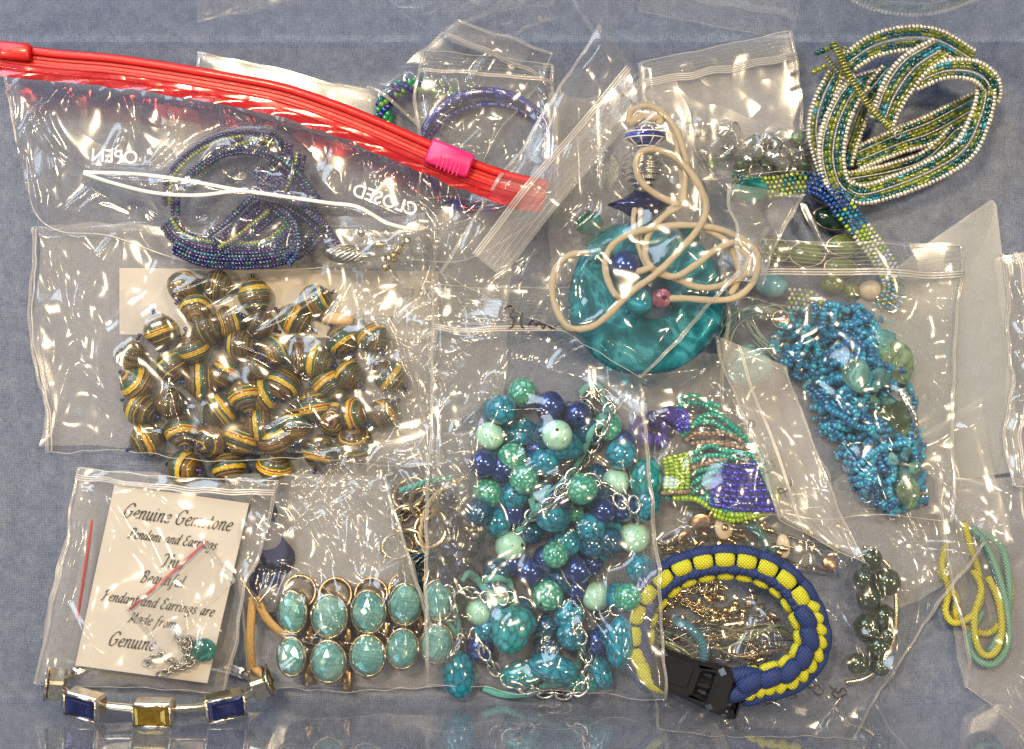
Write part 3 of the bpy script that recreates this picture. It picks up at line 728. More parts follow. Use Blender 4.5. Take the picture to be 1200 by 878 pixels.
# ------------------------------------------------------------------ palettes (seed beads)
def pal(*cs):
    def f(k, n): return random.choice(cs)
    return f
def runs(cs, lo=3, hi=9):
    st = {'c': None, 'n': 0}
    def f(k, n):
        if st['n'] <= 0: st['c'] = random.choice(cs); st['n'] = random.randint(lo, hi)
        st['n'] -= 1; return st['c']
    return f
NAVY = (.006, .010, .11); IRIS = (.04, .015, .13); OLIVE = (.22, .26, .03); LIME = (.33, .50, .03); TEALG = (.01, .20, .15); DTEAL = (.004, .085, .09)
SILV = (.62, .60, .55); BLUEB = (.010, .20, .40); BLUE2 = (.03, .34, .56); BLUE3 = (.004, .09, .24); COBALT = (.03, .025, .42); TURQ = (.02, .34, .27); COPPER = (.30, .19, .13)
SILVER_LINE = (.70, .68, .62)

# ================================================================== 1. back of the pile, top edge
def begin(): return HM.copy()
def bag(name_label, cat_corners, z0=2, back=True, mf='film', mb_='back', seed=1, base=None, group='clear plastic zip bags in the tub', name='zip_bag', cat='bag', **k):
    """returns function closing the bag: root is created first, contents are built by the caller, then front film"""
    c = cat_corners; cx = sum(p[0] for p in c) / 4; cy_ = sum(p[1] for p in c) / 4
    root = thing(name, name_label, cat, cx, cy_, z0, group)
    if back:
        k2 = dict(k); k2['nf'] = max(3, k.get('nf', 40) // 6); k2['amp'] = .18 * k.get('amp', 1.0); k2['step'] = 6.0; k2['folds'] = ()
        film(root, 'back_film', c, z0, mb_, seed + 50, **k2)
    def close(edge_seam=True, **kk):
        k3 = dict(k); k3.update(kk)
        o, G = film(root, 'front_film', c, z0, mf, seed, **k3); edge_seam and seam(root, G, 'LRB'); return G
    return root, close

# small bag whose lip shows behind the red zipper
r, close = bag('small cloudy plastic bag whose rolled lip sticks out above the red zipper', [(235, 64), (446, 108), (440, 180), (236, 110)], 3, seed=3, nf=4, amp=.4, mf='film_milky', bow=2, crum=60)
G = close(); 
mbb = MB(); tube(mbb, G[1], 2.2 * S, 8); mbb.build('rolled_lip', M['film_milky'], r, hm=False)

# rope bracelet of green and blue beads
def rope():
    t = thing('beaded_rope_bracelet', 'thick crocheted rope of green, blue and purple beads curving beside the blue bangle', 'bracelet', 480, 120, 0)
    base = smoothpath([(452, 150, 12), (449, 128, 14), (458, 110, 16), (478, 101, 16), (500, 101, 15), (522, 108, 14), (540, 118, 12)], 8)
    P = WP(base); P = resample(P, 5.2 * S); tan, side, nr = frames(P)
    cs = [(.01, .16, .22), (.02, .30, .10), (.05, .02, .22), (.01, .05, .25), (.03, .26, .20), (.12, .30, .05)]
    meshes = []
    for c in cs:
        b = MB(); v, q = ball(8, 5); b.add(v * 4.1 * S, q, None, c); me = b.mesh('rope_bead'); me.materials.append(M['tint']); meshes.append(me)
    for i in range(len(P)):
        for k in range(5):
            a = k * 2 * PI / 5 + i * .63; pos = P[i] + (side[i] * math.cos(a) + nr[i] * math.sin(a)) * 6.6 * S
            if nr[i][2] * math.sin(a) < -.5: continue
            link('bead', random.choice(meshes), t, pos, (random.random() * 6, random.random() * 6, 0))
    hm_pts(P + [0, 0, 12 * S])
rope()
r, close = bag('clear bag with a curled upright corner poking above the blue bangle bag', [(430, 106), (536, 22), (650, 66), (560, 200)], 3, mb_='back_clear', seed=4, nf=14, amp=.9, bow=2)
G = close(); zipstrip(r, np.transpose(G, (1, 0, 2))[::-1], .22, 5, 2, lip=False)
mbb = MB(); a = np.linspace(.2, 2 * PI, 16); rows = []
for k in range(10):
    f = k / 9; cx, cy_ = 534 + 82 * f, 26 + 28 * f; rows.append([Mt(T(cx + 4 * math.sin(x) - 12 * (x / 6.3) * .3, cy_ + 7 * (x / 6.3) * 4 - 4 * math.cos(x), 34 + 12 * math.cos(x))) for x in a])
V = np.array(rows).reshape(-1, 3); mbb.add(V, [[i * 16 + j, i * 16 + j + 1, (i + 1) * 16 + j + 1, (i + 1) * 16 + j] for i in range(9) for j in range(15)]); mbb.build('curled_lip', M['lip'], r, hm=False)

# blue bangles
def bangle_rings():
    for (cx, cy_, rx, ry, z, rr, lab) in ((570, 178, 77, 70, 20, 6.2, 'glossy cobalt blue plastic bangle inside the small square zip bag'), (574, 190, 79, 68, 9, 4.2, 'thinner blue bangle lying under the cobalt one in the square zip bag')):
        t = thing('bangle', lab, 'bangle', cx, cy_, z)
        P = WP([(cx + rx * math.cos(a), cy_ + ry * math.sin(a), z + 6 * math.sin(a * 2)) for a in np.linspace(0, 2 * PI, 72, endpoint=False)])
        mb = MB(); tube(mb, P, rr * S, 12, closed=True, flat=.9); mb.build('ring', M['bangle_blue'], t)
        mb = MB(); P2 = WP([(cx + rx * math.cos(a), cy_ + ry * math.sin(a), z + rr + 6 * math.sin(a * 2)) for a in np.linspace(3.3, 5.6, 30)]); strand(mb, P2, 1.7, 1.6, pal((.03, .05, .5), (.3, .35, .7)), raw=True); mb.build('bead_inlay', M['tint'], t)
bangle_rings()
r, close = bag('small square zip bag holding the blue bangles, behind the magenta slider', [(496, 64), (651, 78), (655, 248), (492, 240)], 3, mb_='back_clear', seed=5, nf=26, amp=1.2, mf='film_c')
G = close(); zipstrip(r, G, .15, 5, 2); seam(r, G, 'T', .6)

# upper middle bag and the frosted sheet corner
r, close = bag('flat zip bag with a cloudy ribbed lip, left of the green beaded cuff', [(748, 76), (927, 38), (942, 178), (765, 190)], 3, seed=6, nf=3, amp=.35, crum=70, mf='film_smooth', bow=2)
G = close(); zipstrip(r, G, .22, 8, 4, 2.4); seam(r, G, 'T', .7)
def frosted():
    t = thing('frosted_sheet', 'flat frosted plastic sheet with a rounded corner pointing up at the right', 'sheet', 1140, 430, 0)
    pts = [(1158, 236), (1164, 234), (1168, 240), (1180, 340), (1196, 552), (1100, 568), (1010, 470), (1000, 356), (1085, 286)]
    mb = MB(); prism(mb, pts, 4, 6.5, bev=.6); mb.build('sheet', M['frost'], t, smooth=False)
frosted()

# empty bags low in the pile
for lab, C_, sd, nf_, mf_ in (('empty crumpled clear bag low in the pile left of the centre bag', [(400, 268), (600, 240), (590, 470), (430, 560)], 81, 40, 'film_c'),
                              ('empty clear bag lying under the upper end of the oval stone bracelet', [(330, 540), (560, 500), (560, 700), (350, 690)], 82, 36, 'film_c'),
                              ('empty hazy bag between the blue seed beads and the yellow cord bag', [(980, 560), (1150, 470), (1190, 640), (1020, 720)], 83, 18, 'film_b'),
                              ('empty clear bag behind the cream cord, left of the flat ribbed bag', [(640, 110), (800, 90), (830, 300), (650, 330)], 84, 18, 'film_b'),
                              ('empty clear bag under the turquoise bead fan and copper tabs', [(700, 400), (900, 420), (960, 660), (720, 650)], 85, 26, 'film')):
    r, close = bag(lab, C_, 3, mf=mf_, seed=sd, nf=nf_, amp=1.2, crum=22); close(False)
# bag of clear crystals and silver drops
def crystal_bag():
    C = [(812, 128), (955, 160), (962, 206), (800, 215)]
    r, close = bag('low crumpled bag full of clear crystal and silver beads beside the cuff', C, 4, mb_='back_clear', seed=7, nf=30, amp=.9, mf='film_c', crum=14)
    t = thing('crystal_necklace', 'tangled clear crystal and silver beads inside the crumpled bag by the cuff', 'necklace', 880, 180, 6)
    b1 = lath('crystal_bead', sphere_prof(9), 'crystal', 8, False); b2 = lath('silver_bead', sphere_prof(8), 'silver', 12); b3 = ring_link_mesh('silver_ring', 8, 1.6, 'silver', 14, 6, 1)
    b4 = lath('olive_bead', sphere_prof(8), 'leaf_glass', 8, False)
    rs = random.Random(3)
    for k in range(46):
        x = rs.uniform(822, 948); y = rs.uniform(146 + (x - 822) * .12, 200)
        me = rs.choice([b1, b2, b2, b2, b3, b3, b4, b1]); bead(t, me, x, y, 7 if me is not b3 else 4, name=me.name.split('.')[0], sink=.55, cap=26)
    for x, y in ((815, 150), (850, 150), (882, 170), (912, 185)):
        bead(t, b1, x, y, 11, name='crystal_bead', sink=.3, cap=24, scale=(1.3, 1.3, 1.1))
    close()
crystal_bag()

# the green necklace lot left of the cuff: cabochons, sage stones, woven strap
def green_lot():
    t = thing('stone_bracelet', 'silver framed bracelet with dark green and olive cabochons under the woven strap', 'bracelet', 950, 260, 0)
    me = lath('cabochon', [(21, -3), (21, 0), (19, 4), (13, 8), (6, 10), (0.3, 10.5)], 'green_gem', 24)
    mo = lath('olive_cabochon', [(21, -3), (21, 0), (19, 4), (13, 8), (6, 10), (0.3, 10.5)], 'sage', 24)
    rim = ring_link_mesh('bezel', 21, 2, 'oldsilver', 26, 6, 1)
    for x, y, rx, ry, a, m_ in ((975, 256, 1.05, .62, .2, me), (968, 226, 1.0, .55, .2, me), (990, 288, 1.0, .6, 0, mo), (946, 298, 1.0, .7, 0, mo), (908, 292, .9, .6, .4, mo), (985, 314, .9, .55, .1, mo)):
        z = 12
        link('stone', m_, t, W(x, y, z), (0, 0, -a), (rx, ry, 1)); link('bezel', rim, t, W(x, y, z), (0, 0, -a), (rx, ry, 1)); hm_disc(T(x, y, z), 16, z + 8)
    mb = MB(); P = WP([(940, 236, 26), (950, 258, 27), (962, 282, 25), (972, 298, 22)]); tube(mb, resample(P, 3 * S), np.array([3, 5, 6, 6, 6, 6, 6, 6, 6, 5.5, 5, 5, 4, 4, 3.5, 3.5, 3, 3, 3, 3, 3, 2, 2, 1][:len(resample(P, 3 * S))] + [1] * max(0, len(resample(P, 3 * S)) - 24)) * S, 8, flat=.35); mb.build('silver_bar', M['silver'], t)
    t = thing('large_bead_string', 'string of pale blue, lime and cream beads above the blue seed beads', 'necklace', 950, 338, 0)
    for x, y, r_, m_, rz, nm in ((904, 334, 15, 'pale_blue', 20, 'egg_bead'), (997, 340, 10, 'sage', 10, 'lime_bead'), (1020, 340, 12, 'cream_stone', 14, 'cream_bead'), (975, 334, 11, 'sage', 14, 'lime_bead'), (876, 330, 8, 'silver', 8, 'silver_bead'), (1044, 335, 9, 'sage', 9, 'lime_bead'), (880, 352, 7, 'oldsilver', 7, 'silver_bead')):
        bead(t, lath(nm, sphere_prof(r_, rz), m_, 20), x, y, r_, name='bead', rot=(PI / 2, 0, PI / 2 + random.uniform(-.2, .2)), cap=30)
    def strap(pts, width, name, cat, lab, colf):
        t = thing(name, lab, cat, pts[0][0], pts[0][1], 0); base = WP(smoothpath(pts, 8)); base = resample(base, 5.4 * S); tan, side, nr = frames(base)
        for q in range(width):
            off = (q - (width - 1) / 2) * 5.2 * S; path = base + side * off + nr * (.8 * S * (1 - ((q - (width - 1) / 2) / (width / 2)) ** 2))
            if q % 2: path = (path[:-1] + path[1:]) / 2
            mb = MB()
            for k in range(len(path)):
                b = basis_from(tan[min(k, len(tan) - 1)]); v = (SV * np.array([2.6, 2.6, 2.9]) * S) @ b.T + path[k]; mb.add(v, SQ, None, colf(k / len(path), q))
            mb.build('bead_row', M['tint'], t)
    cf = lambda f, q: random.choice([DTEAL, TEALG, OLIVE]) if f < .12 else random.choice([OLIVE, LIME, (.3, .3, .1), TEALG]) if f < .3 else random.choice([(.008, .05, .28), (.01, .09, .33), (.008, .05, .28)]) if f < .5 else random.choice([(.02, .28, .40), BLUE3, LIME]) if f < .6 else random.choice([SILV, SILV, LIME, (.5, .6, .3)]) if f < .75 else random.choice([(.45, .55, .72), (.5, .58, .7), LIME]) if f < .87 else random.choice([(.15, .35, .55), OLIVE, BLUE2])
    strap([(858, 216, 28), (900, 220, 32), (942, 214, 36), (968, 222, 40), (990, 246, 40), (1012, 274, 34), (1034, 304, 26), (1047, 334, 20), (1040, 360, 16)], 5, 'woven_bead_strap', 'strap', 'narrow woven bead strap fading from blue to green and silver, under the cuff', cf)
    strap([(925, 350, 24), (945, 352, 26), (962, 362, 26), (978, 372, 22)], 5, 'woven_bead_strap', 'strap', 'short end of woven silver and lime bead strap above the blue seed beads', lambda f, q: random.choice([(.45, .5, .6), (.5, .5, .45), LIME, OLIVE]))
green_lot()

# turquoise stones and thread hanks left of the blue seed beads
def thread_hank(pts, n, spread, cols, t, name='thread', r=.9, z=10, mtl='tint', jit=.5):
    for k in range(n):
        rs = random.Random(k * 7 + int(pts[0][0])); ox, oy = rs.gauss(0, spread), rs.gauss(0, spread); q = []
        for i, p in enumerate(pts): q.append((p[0] + ox + rs.gauss(0, spread * jit), p[1] + oy + rs.gauss(0, spread * jit), (p[2] if len(p) > 2 else z) + rs.uniform(0, 5)))
        mb = MB(); P = WP(smoothpath(q, 8)); tube(mb, P, r * S * rs.uniform(.8, 1.3), 6, c=rs.choice(cols)); mb.build(name, M[mtl], t)
t = thing('stone_pendant', 'pale turquoise oval stone pendant hanging on a hank of mint threads', 'pendant', 875, 420, 0)
link('stone', lath('pale_stone', [(25, -4), (27, 0), (25, 5), (17, 9), (8, 11), (.3, 12)], 'turq', 30), t, W(878, 428, 14), (0, 0, .4), (1.05, .95, 1)); hm_disc(T(878, 428, 14), 30, 26)
thread_hank([(846, 402, 22), (858, 376, 28), (882, 362, 32), (908, 366, 30), (925, 372, 24)], 12, 5, [(.20, .36, .33), (.28, .42, .36), (.04, .15, .2), (.35, .40, .34), (.10, .22, .25)], t)
thread_hank([(868, 364, 26), (885, 392, 30), (905, 410, 26), (918, 420, 20)], 7, 5, [(.20, .36, .33), (.35, .40, .34), (.08, .12, .2)], t)
t2 = thing('coin_charm', 'round silver coin charm stamped with a letter beside the mint threads', 'charm', 913, 375, 30)
link('disc', lath('coin', [(.3, 2), (8, 2), (9, 3.4), (10.5, 3.4), (11, 2.4), (11, 0), (.3, 0)][::-1], 'oldsilver', 26), t2, W(914, 374, 42), (.1, .1, 0)); block_text(t2, 'P', 914, 374, 13, .15, 47.5, 'ink', name='stamped_letter', thick=.2); hm_disc(T(914, 374, 38), 11, 46)

# navy faceted stone, gold glitter strap ends
t = thing('faceted_pendant', 'long dark navy faceted stone standing behind the oval stone bracelet', 'pendant', 318, 640, 0)
for (x, y, sx, sy) in ((318, 628, 26, 54), (322, 700, 27, 46)):
    me = lath('navy_stone', [(.5, -4), (1.0, 0), (.95, 8), (.62, 16), (.02, 17)], 'navy_glass', 8, False); link('stone', me, t, W(x, y, 8), (0, 0, PI / 8), (sx * 1.0, sy * 1.0, 1)); hm_disc(T(x, y, 8), 24, 24)

# chain and dark loops between the oval bracelet and the centre bag
def chain_lot():
    t = thing('link_chain', 'tarnished silver chain of large open links above the oval stone bracelet', 'chain', 485, 610, 0)
    big = ring_link_mesh('chain_link', 17, 3.0, 'gold', 22, 8, 1.25); sm = ring_link_mesh('small_link', 6, 1.6, 'oldsilver', 12, 6, 1.3)
    for x, y, a, z in ((475, 608, .6, 24), (484, 634, -.3, 30), (497, 590, 1.6, 34), (466, 640, .2, 14), (505, 620, 1.2, 30), (500, 655, 2.0, 12), (480, 578, 1.0, 16)):
        link('chain_link', big, t, W(x, y, z), (random.gauss(0, .35), random.gauss(0, .35), a), (random.uniform(.85, 1.05),) * 3)
    chain(t, sm, [(458, 602), (480, 582), (505, 572), (515, 566)], 6, 4, 'small_link', 30)
    chain(t, sm, [(462, 612), (485, 596), (510, 580)], 6, 5, 'small_link', 30)
    hm_disc(T(485, 615, 20), 30, 40)
    t = thing('twisted_cord', 'thin beige twisted cord hanging over the silver chain', 'cord', 505, 600, 20)
    P = resample(WP(smoothpath([(545, 560, 40), (520, 572, 44), (503, 590, 46), (495, 612, 46), (493, 632, 44), (500, 650, 40)], 8)), 1.2 * S); tn, sd, nr = frames(P)
    for ph in (0, PI):
        a = np.arange(len(P)) * .42 + ph; mb = MB(); tube(mb, P + (sd * np.cos(a)[:, None] + nr * np.sin(a)[:, None]) * 1.5 * S, 1.6 * S, 6); mb.build('strand', M['cord_cream'], t)
    t = thing('crochet_cord', 'turquoise crocheted cord end above the silver chain', 'cord', 480, 575, 20)
    P = resample(WP(smoothpath([(468, 575, 40), (485, 570, 44), (505, 563, 46), (530, 561, 42)], 8)), 1.3 * S); tn, sd, nr = frames(P)
    for ph in (0, PI):
        a = np.arange(len(P)) * .5 + ph; mb = MB(); tube(mb, P + (sd * np.cos(a)[:, None] + nr * np.sin(a)[:, None]) * 1.8 * S, 1.8 * S, 6); mb.build('strand', M['suede'], t)
    t = thing('glass_loop_bundle', 'bundle of dark teal glossy loops below the silver chain', 'bracelet', 500, 665, 0)
    for k in range(9):
        x, y = 508 + random.gauss(0, 7), 668 + random.gauss(0, 8); P = WP([(x + (34 - k * 2) * math.cos(a), y + (26 - k) * math.sin(a), 14 + k * 3 + 4 * math.sin(a + k)) for a in np.linspace(0, 2 * PI, 40, endpoint=False)])
        mb = MB(); tube(mb, P, 1.9 * S, 7, closed=True, c=random.choice([(.005, .03, .05), (.01, .08, .10), (.02, .03, .03)])); mb.build('loop', M['tint'], t)
chain_lot()

# ================================================================== 2. lower right: cords, green pearls, mixed gold
def cords():
    r, close = bag('clear zip bag at the right edge holding yellow and mint cords', [(1096, 560), (1222, 566), (1224, 870), (1128, 806)], 3, seed=8, nf=14, amp=.6, mf='film_smooth', crum=50)
    yel = [(1108, 655), (1112, 622), (1124, 612), (1140, 650), (1152, 690), (1146, 730), (1128, 745), (1112, 730), (1130, 712), (1150, 716)]
    t = thing('cord_loop', 'yellow braided cord coiled in a long loop in the right hand bag', 'cord', 1140, 700, 4)
    for pts in ([(1130, 612, 30), (1137, 640, 26), (1146, 668, 20), (1150, 700, 16), (1138, 722, 20), (1118, 730, 22), (1108, 716, 16), (1112, 690, 12), (1104, 664, 14), (1110, 636, 16)],
                [(1158, 676, 26), (1170, 704, 26), (1174, 736, 26), (1168, 762, 26), (1154, 768, 25), (1144, 752, 24), (1142, 722, 22), (1150, 690, 22), (1140, 668, 20)],
                [(1100, 668, 10), (1120, 700, 10), (1122, 726, 10), (1160, 742, 10), (1184, 700, 10), (1178, 660, 10)]):
        P = resample(WP(smoothpath(pts, 8)), 2 * S); mb = MB(); tube(mb, P, 4.0 * S, 8); mb.build('loop', M['cord_yellow'], t)
    t = thing('cord_loop', 'mint green braided cord looped around the yellow one in the right hand bag', 'cord', 1160, 700, 4)
    for pts in ([(1138, 618, 18), (1156, 642, 18), (1170, 676, 18), (1180, 720, 18), (1180, 756, 18), (1164, 778, 18), (1144, 772, 17), (1136, 750, 14), (1150, 716, 12)],
                [(1146, 622, 10), (1172, 640, 12), (1182, 680, 12), (1178, 730, 12), (1160, 765, 12)]):
        P = resample(WP(smoothpath(pts, 8)), 2 * S); mb = MB(); tube(mb, P, 4.6 * S, 8); mb.build('loop', M['cord_mint'], t)
    mb = MB(); P = WP(smoothpath([(1146, 628, 24), (1160, 660, 24), (1170, 700, 24), (1170, 730, 22)], 8)); tube(mb, P, 1.5 * S, 6, c=(.02, .10, .18)); mb.build('thread', M['tint'], t)
    close(); 
    r, close = bag('narrow clear zip bag standing at the right edge beside the frosted sheet', [(1172, 300), (1230, 284), (1232, 574), (1184, 566)], 3, seed=9, nf=16, amp=.9, mf='film_b')
    G = close(); zipstrip(r, np.transpose(G, (1, 0, 2)), .35, 5, 2, lip=False)
cords()

def green_pearls():
    C = [(778, 600), (1004, 560), (1138, 720), (1000, 862), (800, 852)]
    t = thing('pearl_bangle', 'open gold wire bangle strung with dark green iridescent pearls', 'bangle', 1030, 720, 0)
    P = WP(smoothpath([(1012, 640, 14), (1044, 668, 22), (1050, 716, 26), (1044, 760, 24), (1020, 792, 16), (990, 800, 10)], 8)); mb = MB(); tube(mb, P, 2.4 * S, 8); mb.build('wire', M['gold'], t)
    me = lath('green_pearl', sphere_prof(14), 'green_pearl', 20)
    for x, y, k in ((1020, 655, 1.0), (1040, 682, 1.15), (1018, 700, 1.05), (1036, 722, 1.0), (1016, 734, 1.1), (1030, 758, 1.1), (1006, 778, .95), (1032, 782, .8), (1012, 678, .9), (1040, 745, .8)):
        bead(t, me, x, y, 14 * k, name='pearl', scale=(k,) * 3, cap=30)
    t = thing('mixed_jewelry_tangle', 'tangle of small gold charms, thin chains and threads inside the paracord ring', 'jewelry', 850, 730, 0)
    sm = ring_link_mesh('thin_link', 3.4, 1.0, 'gold', 10, 5, 1.4); bd = lath('gold_bead', sphere_prof(4.5), 'gold', 10); lf = lath('gold_leaf', [(.3, -9), (3, -6), (4.5, 0), (3, 6), (.3, 9)], 'gold', 8)
    rs = random.Random(11)
    for k in range(9):
        x, y = rs.uniform(790, 900), rs.uniform(672, 772); pts = [(x, y)]
        for _ in range(4): pts.append((pts[-1][0] + rs.uniform(-34, 34), pts[-1][1] + rs.uniform(-22, 22)))
        chain(t, sm, pts, 5, 1, 'chain_link', 26)
    for k in range(60): bead(t, rs.choice([bd, lf, lf]), rs.gauss(850, 38), rs.gauss(725, 26), 4, name='charm', cap=30)
    thread_hank([(800, 760, 20), (830, 748, 26), (860, 752, 30), (900, 742, 26), (930, 748, 16)], 14, 9, [(.02, .015, .02), (.16, .22, .14), (.03, .10, .09), (.20, .14, .08), (.02, .015, .02)], t, r=1.1)
    thread_hank([(770, 740, 20), (800, 762, 26), (820, 780, 26)], 8, 6, [(.30, .34, .22), (.20, .30, .26), (.4, .36, .28)], t, r=1.2)
    t = thing('wrapped_cord', 'thick blue cord wrapped end curving inside the paracord ring', 'cord', 810, 750, 20)
    P = WP(smoothpath([(790, 728, 34), (804, 733, 38), (818, 746, 40), (826, 762, 38), (824, 776, 34)], 10)); P = resample(P, 1.0 * S); rr = (5.6 + .6 * np.sin(np.arange(len(P)) * 1.6)) * S
    mb = MB(); tube(mb, P, rr, 12); mb.build('wrapping', M['cord_teal'], t)
    t = thing('charm_bracelet', 'copper and silver tabs with teal loops showing above the paracord ring', 'bracelet', 850, 620, 0)
    tab = lath('round_tab', [(.3, 3), (11, 3), (13, 1.5), (13, -1), (.3, -1)][::-1], 'cream_stone', 22); tb2 = lath('copper_tab', [(.3, 3), (11, 3), (13, 1.5), (13, -1), (.3, -1)][::-1], 'peach_metal', 22)
    for x, y, m_, sc in ((820, 612, tb2, (1, .8, 1)), (848, 618, tab, (.85, 1.1, 1)), (838, 604, tb2, (.8, .7, 1)), (918, 640, tab, (.6, 1.1, 1)), (972, 660, tb2, (.6, .7, 1)), (800, 630, tb2, (.8, .6, 1))):
        link('tab', m_, t, W(x, y, 30), (random.gauss(0, .2), random.gauss(0, .2), random.random()), sc); hm_disc(T(x, y, 30), 12, 32)
    thread_hank([(862, 606, 22), (880, 618, 30), (896, 636, 28), (902, 660, 20)], 7, 4, [(.01, .10, .13), (.03, .17, .18), (.01, .06, .09)], t, r=3.2, name='loop')
    thread_hank([(790, 640, 12), (830, 626, 16), (880, 640, 16), (960, 660, 14)], 7, 9, [(.12, .07, .04), (.25, .17, .08), (.03, .06, .05)], t, r=1.3, name='thread')
    for k in range(40): bead(t, rs.choice([bd, lf]), rs.uniform(790, 985), rs.uniform(610, 668), 4, name='charm', cap=30)
    r, close = bag('large crumpled clear bag under the paracord bracelet with marker scribble', [(756, 600), (1152, 632), (1000, 868), (772, 852)], 3, seed=10, nf=46, amp=1.1, mf='film_b', back=False, clear=1)
    G = close(zmax=46, folds=[(905, 760, 985, 850, 4, 7, .1), (1010, 790, 960, 860, 4, 8), (975, 700, 1010, 780, 5, 6), (985, 690, 940, 620, 5, 8), (1060, 700, 1030, 850, 7, 5), (1080, 640, 1120, 760, 8, 4), (930, 800, 800, 850, 6, 5, .1)])
    # marker scribble under the paracord ring
    zf = lambda a, b: top(a, b, 4) + 3
    mb = MB()
    for st in ([(0, .3), (.5, .5), (1, .2), (.5, 0), (0, .2)], [(1.8, .3), (2.2, .5), (2.6, .3), (2.1, .2)], [(3.3, 1.3), (3.6, .8), (4.2, .9), (4.6, .5), (4.2, .2), (3.8, .6)], [(5, .9), (5.6, .2), (6.0, .5), (6.2, .1), (5.6, -.2), (5.2, .2), (5.6, .6)]):
        loft_marks(mb, [st], (893, 826), -.12, 16, 2.6, zf)
    mb.build('marker_scribble', M['marker'], r, hm=False)
green_pearls()

# ================================================================== 3. right: blue seed beads, peacock bead cluster
def blue_beads():
    C = [(846, 284), (1127, 288), (1112, 606), (850, 600)]
    r, close = bag('clear zip bag holding the bunch of bright blue seed beads', C, 5, mb_='back_clear', seed=12, nf=26, amp=.9, mf='film', crum=34, bow=3)
    t = thing('seed_bead_necklace', 'dense bunch of bright blue seed bead strands with glass leaves', 'necklace', 990, 480, 4)
    poly = [(900, 400), (925, 362), (965, 352), (1005, 356), (1042, 372), (1062, 420), (1082, 500), (1086, 590), (1050, 606), (1010, 590), (985, 545), (958, 500), (938, 450), (915, 430)]
    def inside(x, y):
        c = False; n = len(poly)
        for i in range(n):
            x0, y0 = poly[i]; x1, y1 = poly[(i + 1) % n]
            if (y0 > y) != (y1 > y) and x < (x1 - x0) * (y - y0) / (y1 - y0) + x0: c = not c
        return c
    rs = random.Random(5); cf = [BLUEB, BLUE2, BLUE3, BLUEB, (.008, .18, .40), (.03, .34, .52)]
    # fill so no gaps
    mb = MB()
    for k in range(1100):
        x, y = rs.uniform(896, 1090), rs.uniform(350, 606)
        if not inside(x, y): continue
        z = min(22, top(x, y, 3, 22)) + 1.0; b = basis_from(np.random.normal(0, 1, 3)); v = (SV * 3.9 * S) @ b.T + np.array(W(x, y, z)); mb.add(v, SQ, None, rs.choice(cf)); hm_disc(T(x, y, z), 4, z + 3)
    mb.build('loose_bead_tangle', M['tint'], t, kind='stuff')
    spine = smoothpath([(905, 415), (935, 385), (985, 372), (1030, 395), (985, 440), (960, 480), (1010, 500), (1005, 540), (1040, 570), (1070, 590)], 10)
    for k in range(170):
        # a loop of beads waving across the bunch
        i0 = rs.randrange(len(spine)); x, y = spine[i0][0] + rs.gauss(0, 22), spine[i0][1] + rs.gauss(0, 14); a = rs.uniform(.2, 1.4) + (0 if y > 430 else .6); pts = []
        for s in range(9):
            if inside(x, y): pts.append((x, y))
            elif len(pts) > 2: break
            else: pts = []
            a += rs.gauss(0, .55); x += 10 * math.cos(a); y += 10 * math.sin(a)
        if len(pts) < 3: continue
        q = [(px, py, top(px, py, 5, 40) + 2.4) for px, py in pts]; mb = MB()
        c0 = rs.choice(cf); strand(mb, smoothpath(q, 5), 4.3, 1.15, lambda k, n: random.choice([c0, c0, rs.choice(cf)])); mb.build('bead_strand', M['tint'], t)
        for p in q[::2]: hm_disc(T(*p), 5, p[2] + 2.2)
    def leaf(x, y, L, w, a, m_='leaf_glass', nm='glass_leaf'):
        mb = MB(); n = 12; vv = []; z = top(x, y, 10, 50) + 4
        ca, sa = math.cos(a), math.sin(a)
        for i in range(n + 1):
            f = i / n; ww = w * math.sin(PI * f ** .8) ** .75
            for j in range(-6, 7):
                g = j / 6; lx, ly = (f - .5) * L, g * ww; zz = z + 6 * (1 - g * g) * math.sin(PI * f) + 1.5 * math.sin(8 * PI * (f - abs(g) * .3)) * (1 - abs(g)) - (2.0 if j == 0 else 0)
                vv.append(Mt(T(x + lx * ca - ly * sa, y + lx * sa + ly * ca, zz)))
        b0 = len(vv)
        for i in range(n + 1):
            for j in range(-6, 7):
                p = vv[i * 13 + j + 6].copy(); p[2] = (z - 2) * S; vv.append(p)
        q = [[i * 13 + j, i * 13 + j + 1, (i + 1) * 13 + j + 1, (i + 1) * 13 + j] for i in range(n) for j in range(12)]
        q += [[b0 + i * 13 + j, b0 + (i + 1) * 13 + j, b0 + (i + 1) * 13 + j + 1, b0 + i * 13 + j + 1] for i in range(n) for j in range(12)]
        q += [[i * 13 + s, (i + 1) * 13 + s, b0 + (i + 1) * 13 + s, b0 + i * 13 + s] for i in range(n) for s in (0, 12)]
        mb.add(np.array(vv), q); mb.build(nm, M[m_], t)
    leaf(1004, 440, 44, 17, 1.3, 'aqua_glass'); leaf(1052, 425, 56, 20, 1.2); leaf(1050, 492, 46, 22, .9); leaf(1065, 578, 40, 14, 1.4); leaf(1036, 400, 34, 14, -.6, 'aqua_glass')
    fl = lath('glass_flower', [(.3, 6), (5, 5), (8, 3), (9, 0), (7, -3), (.3, -4)][::-1], 'aqua_glass', 6, False)
    for x, y in ((1030, 438), (1038, 446), (1026, 452), (1046, 538), (1062, 532), (1072, 548), (1040, 470), (1024, 468), (1060, 556)): bead(t, fl, x, y, 7, name='glass_flower', cap=50)
    mb = MB(); P = WP(smoothpath([(1056, 456, 54), (1062, 470, 58), (1070, 484, 58), (1074, 500, 54)], 8)); tube(mb, P, np.linspace(5, 3, len(P)) * S * (1 + .3 * np.sin(np.arange(len(P)) * 2)), 8, flat=.6); mb.build('silver_clasp', M['silver'], t)
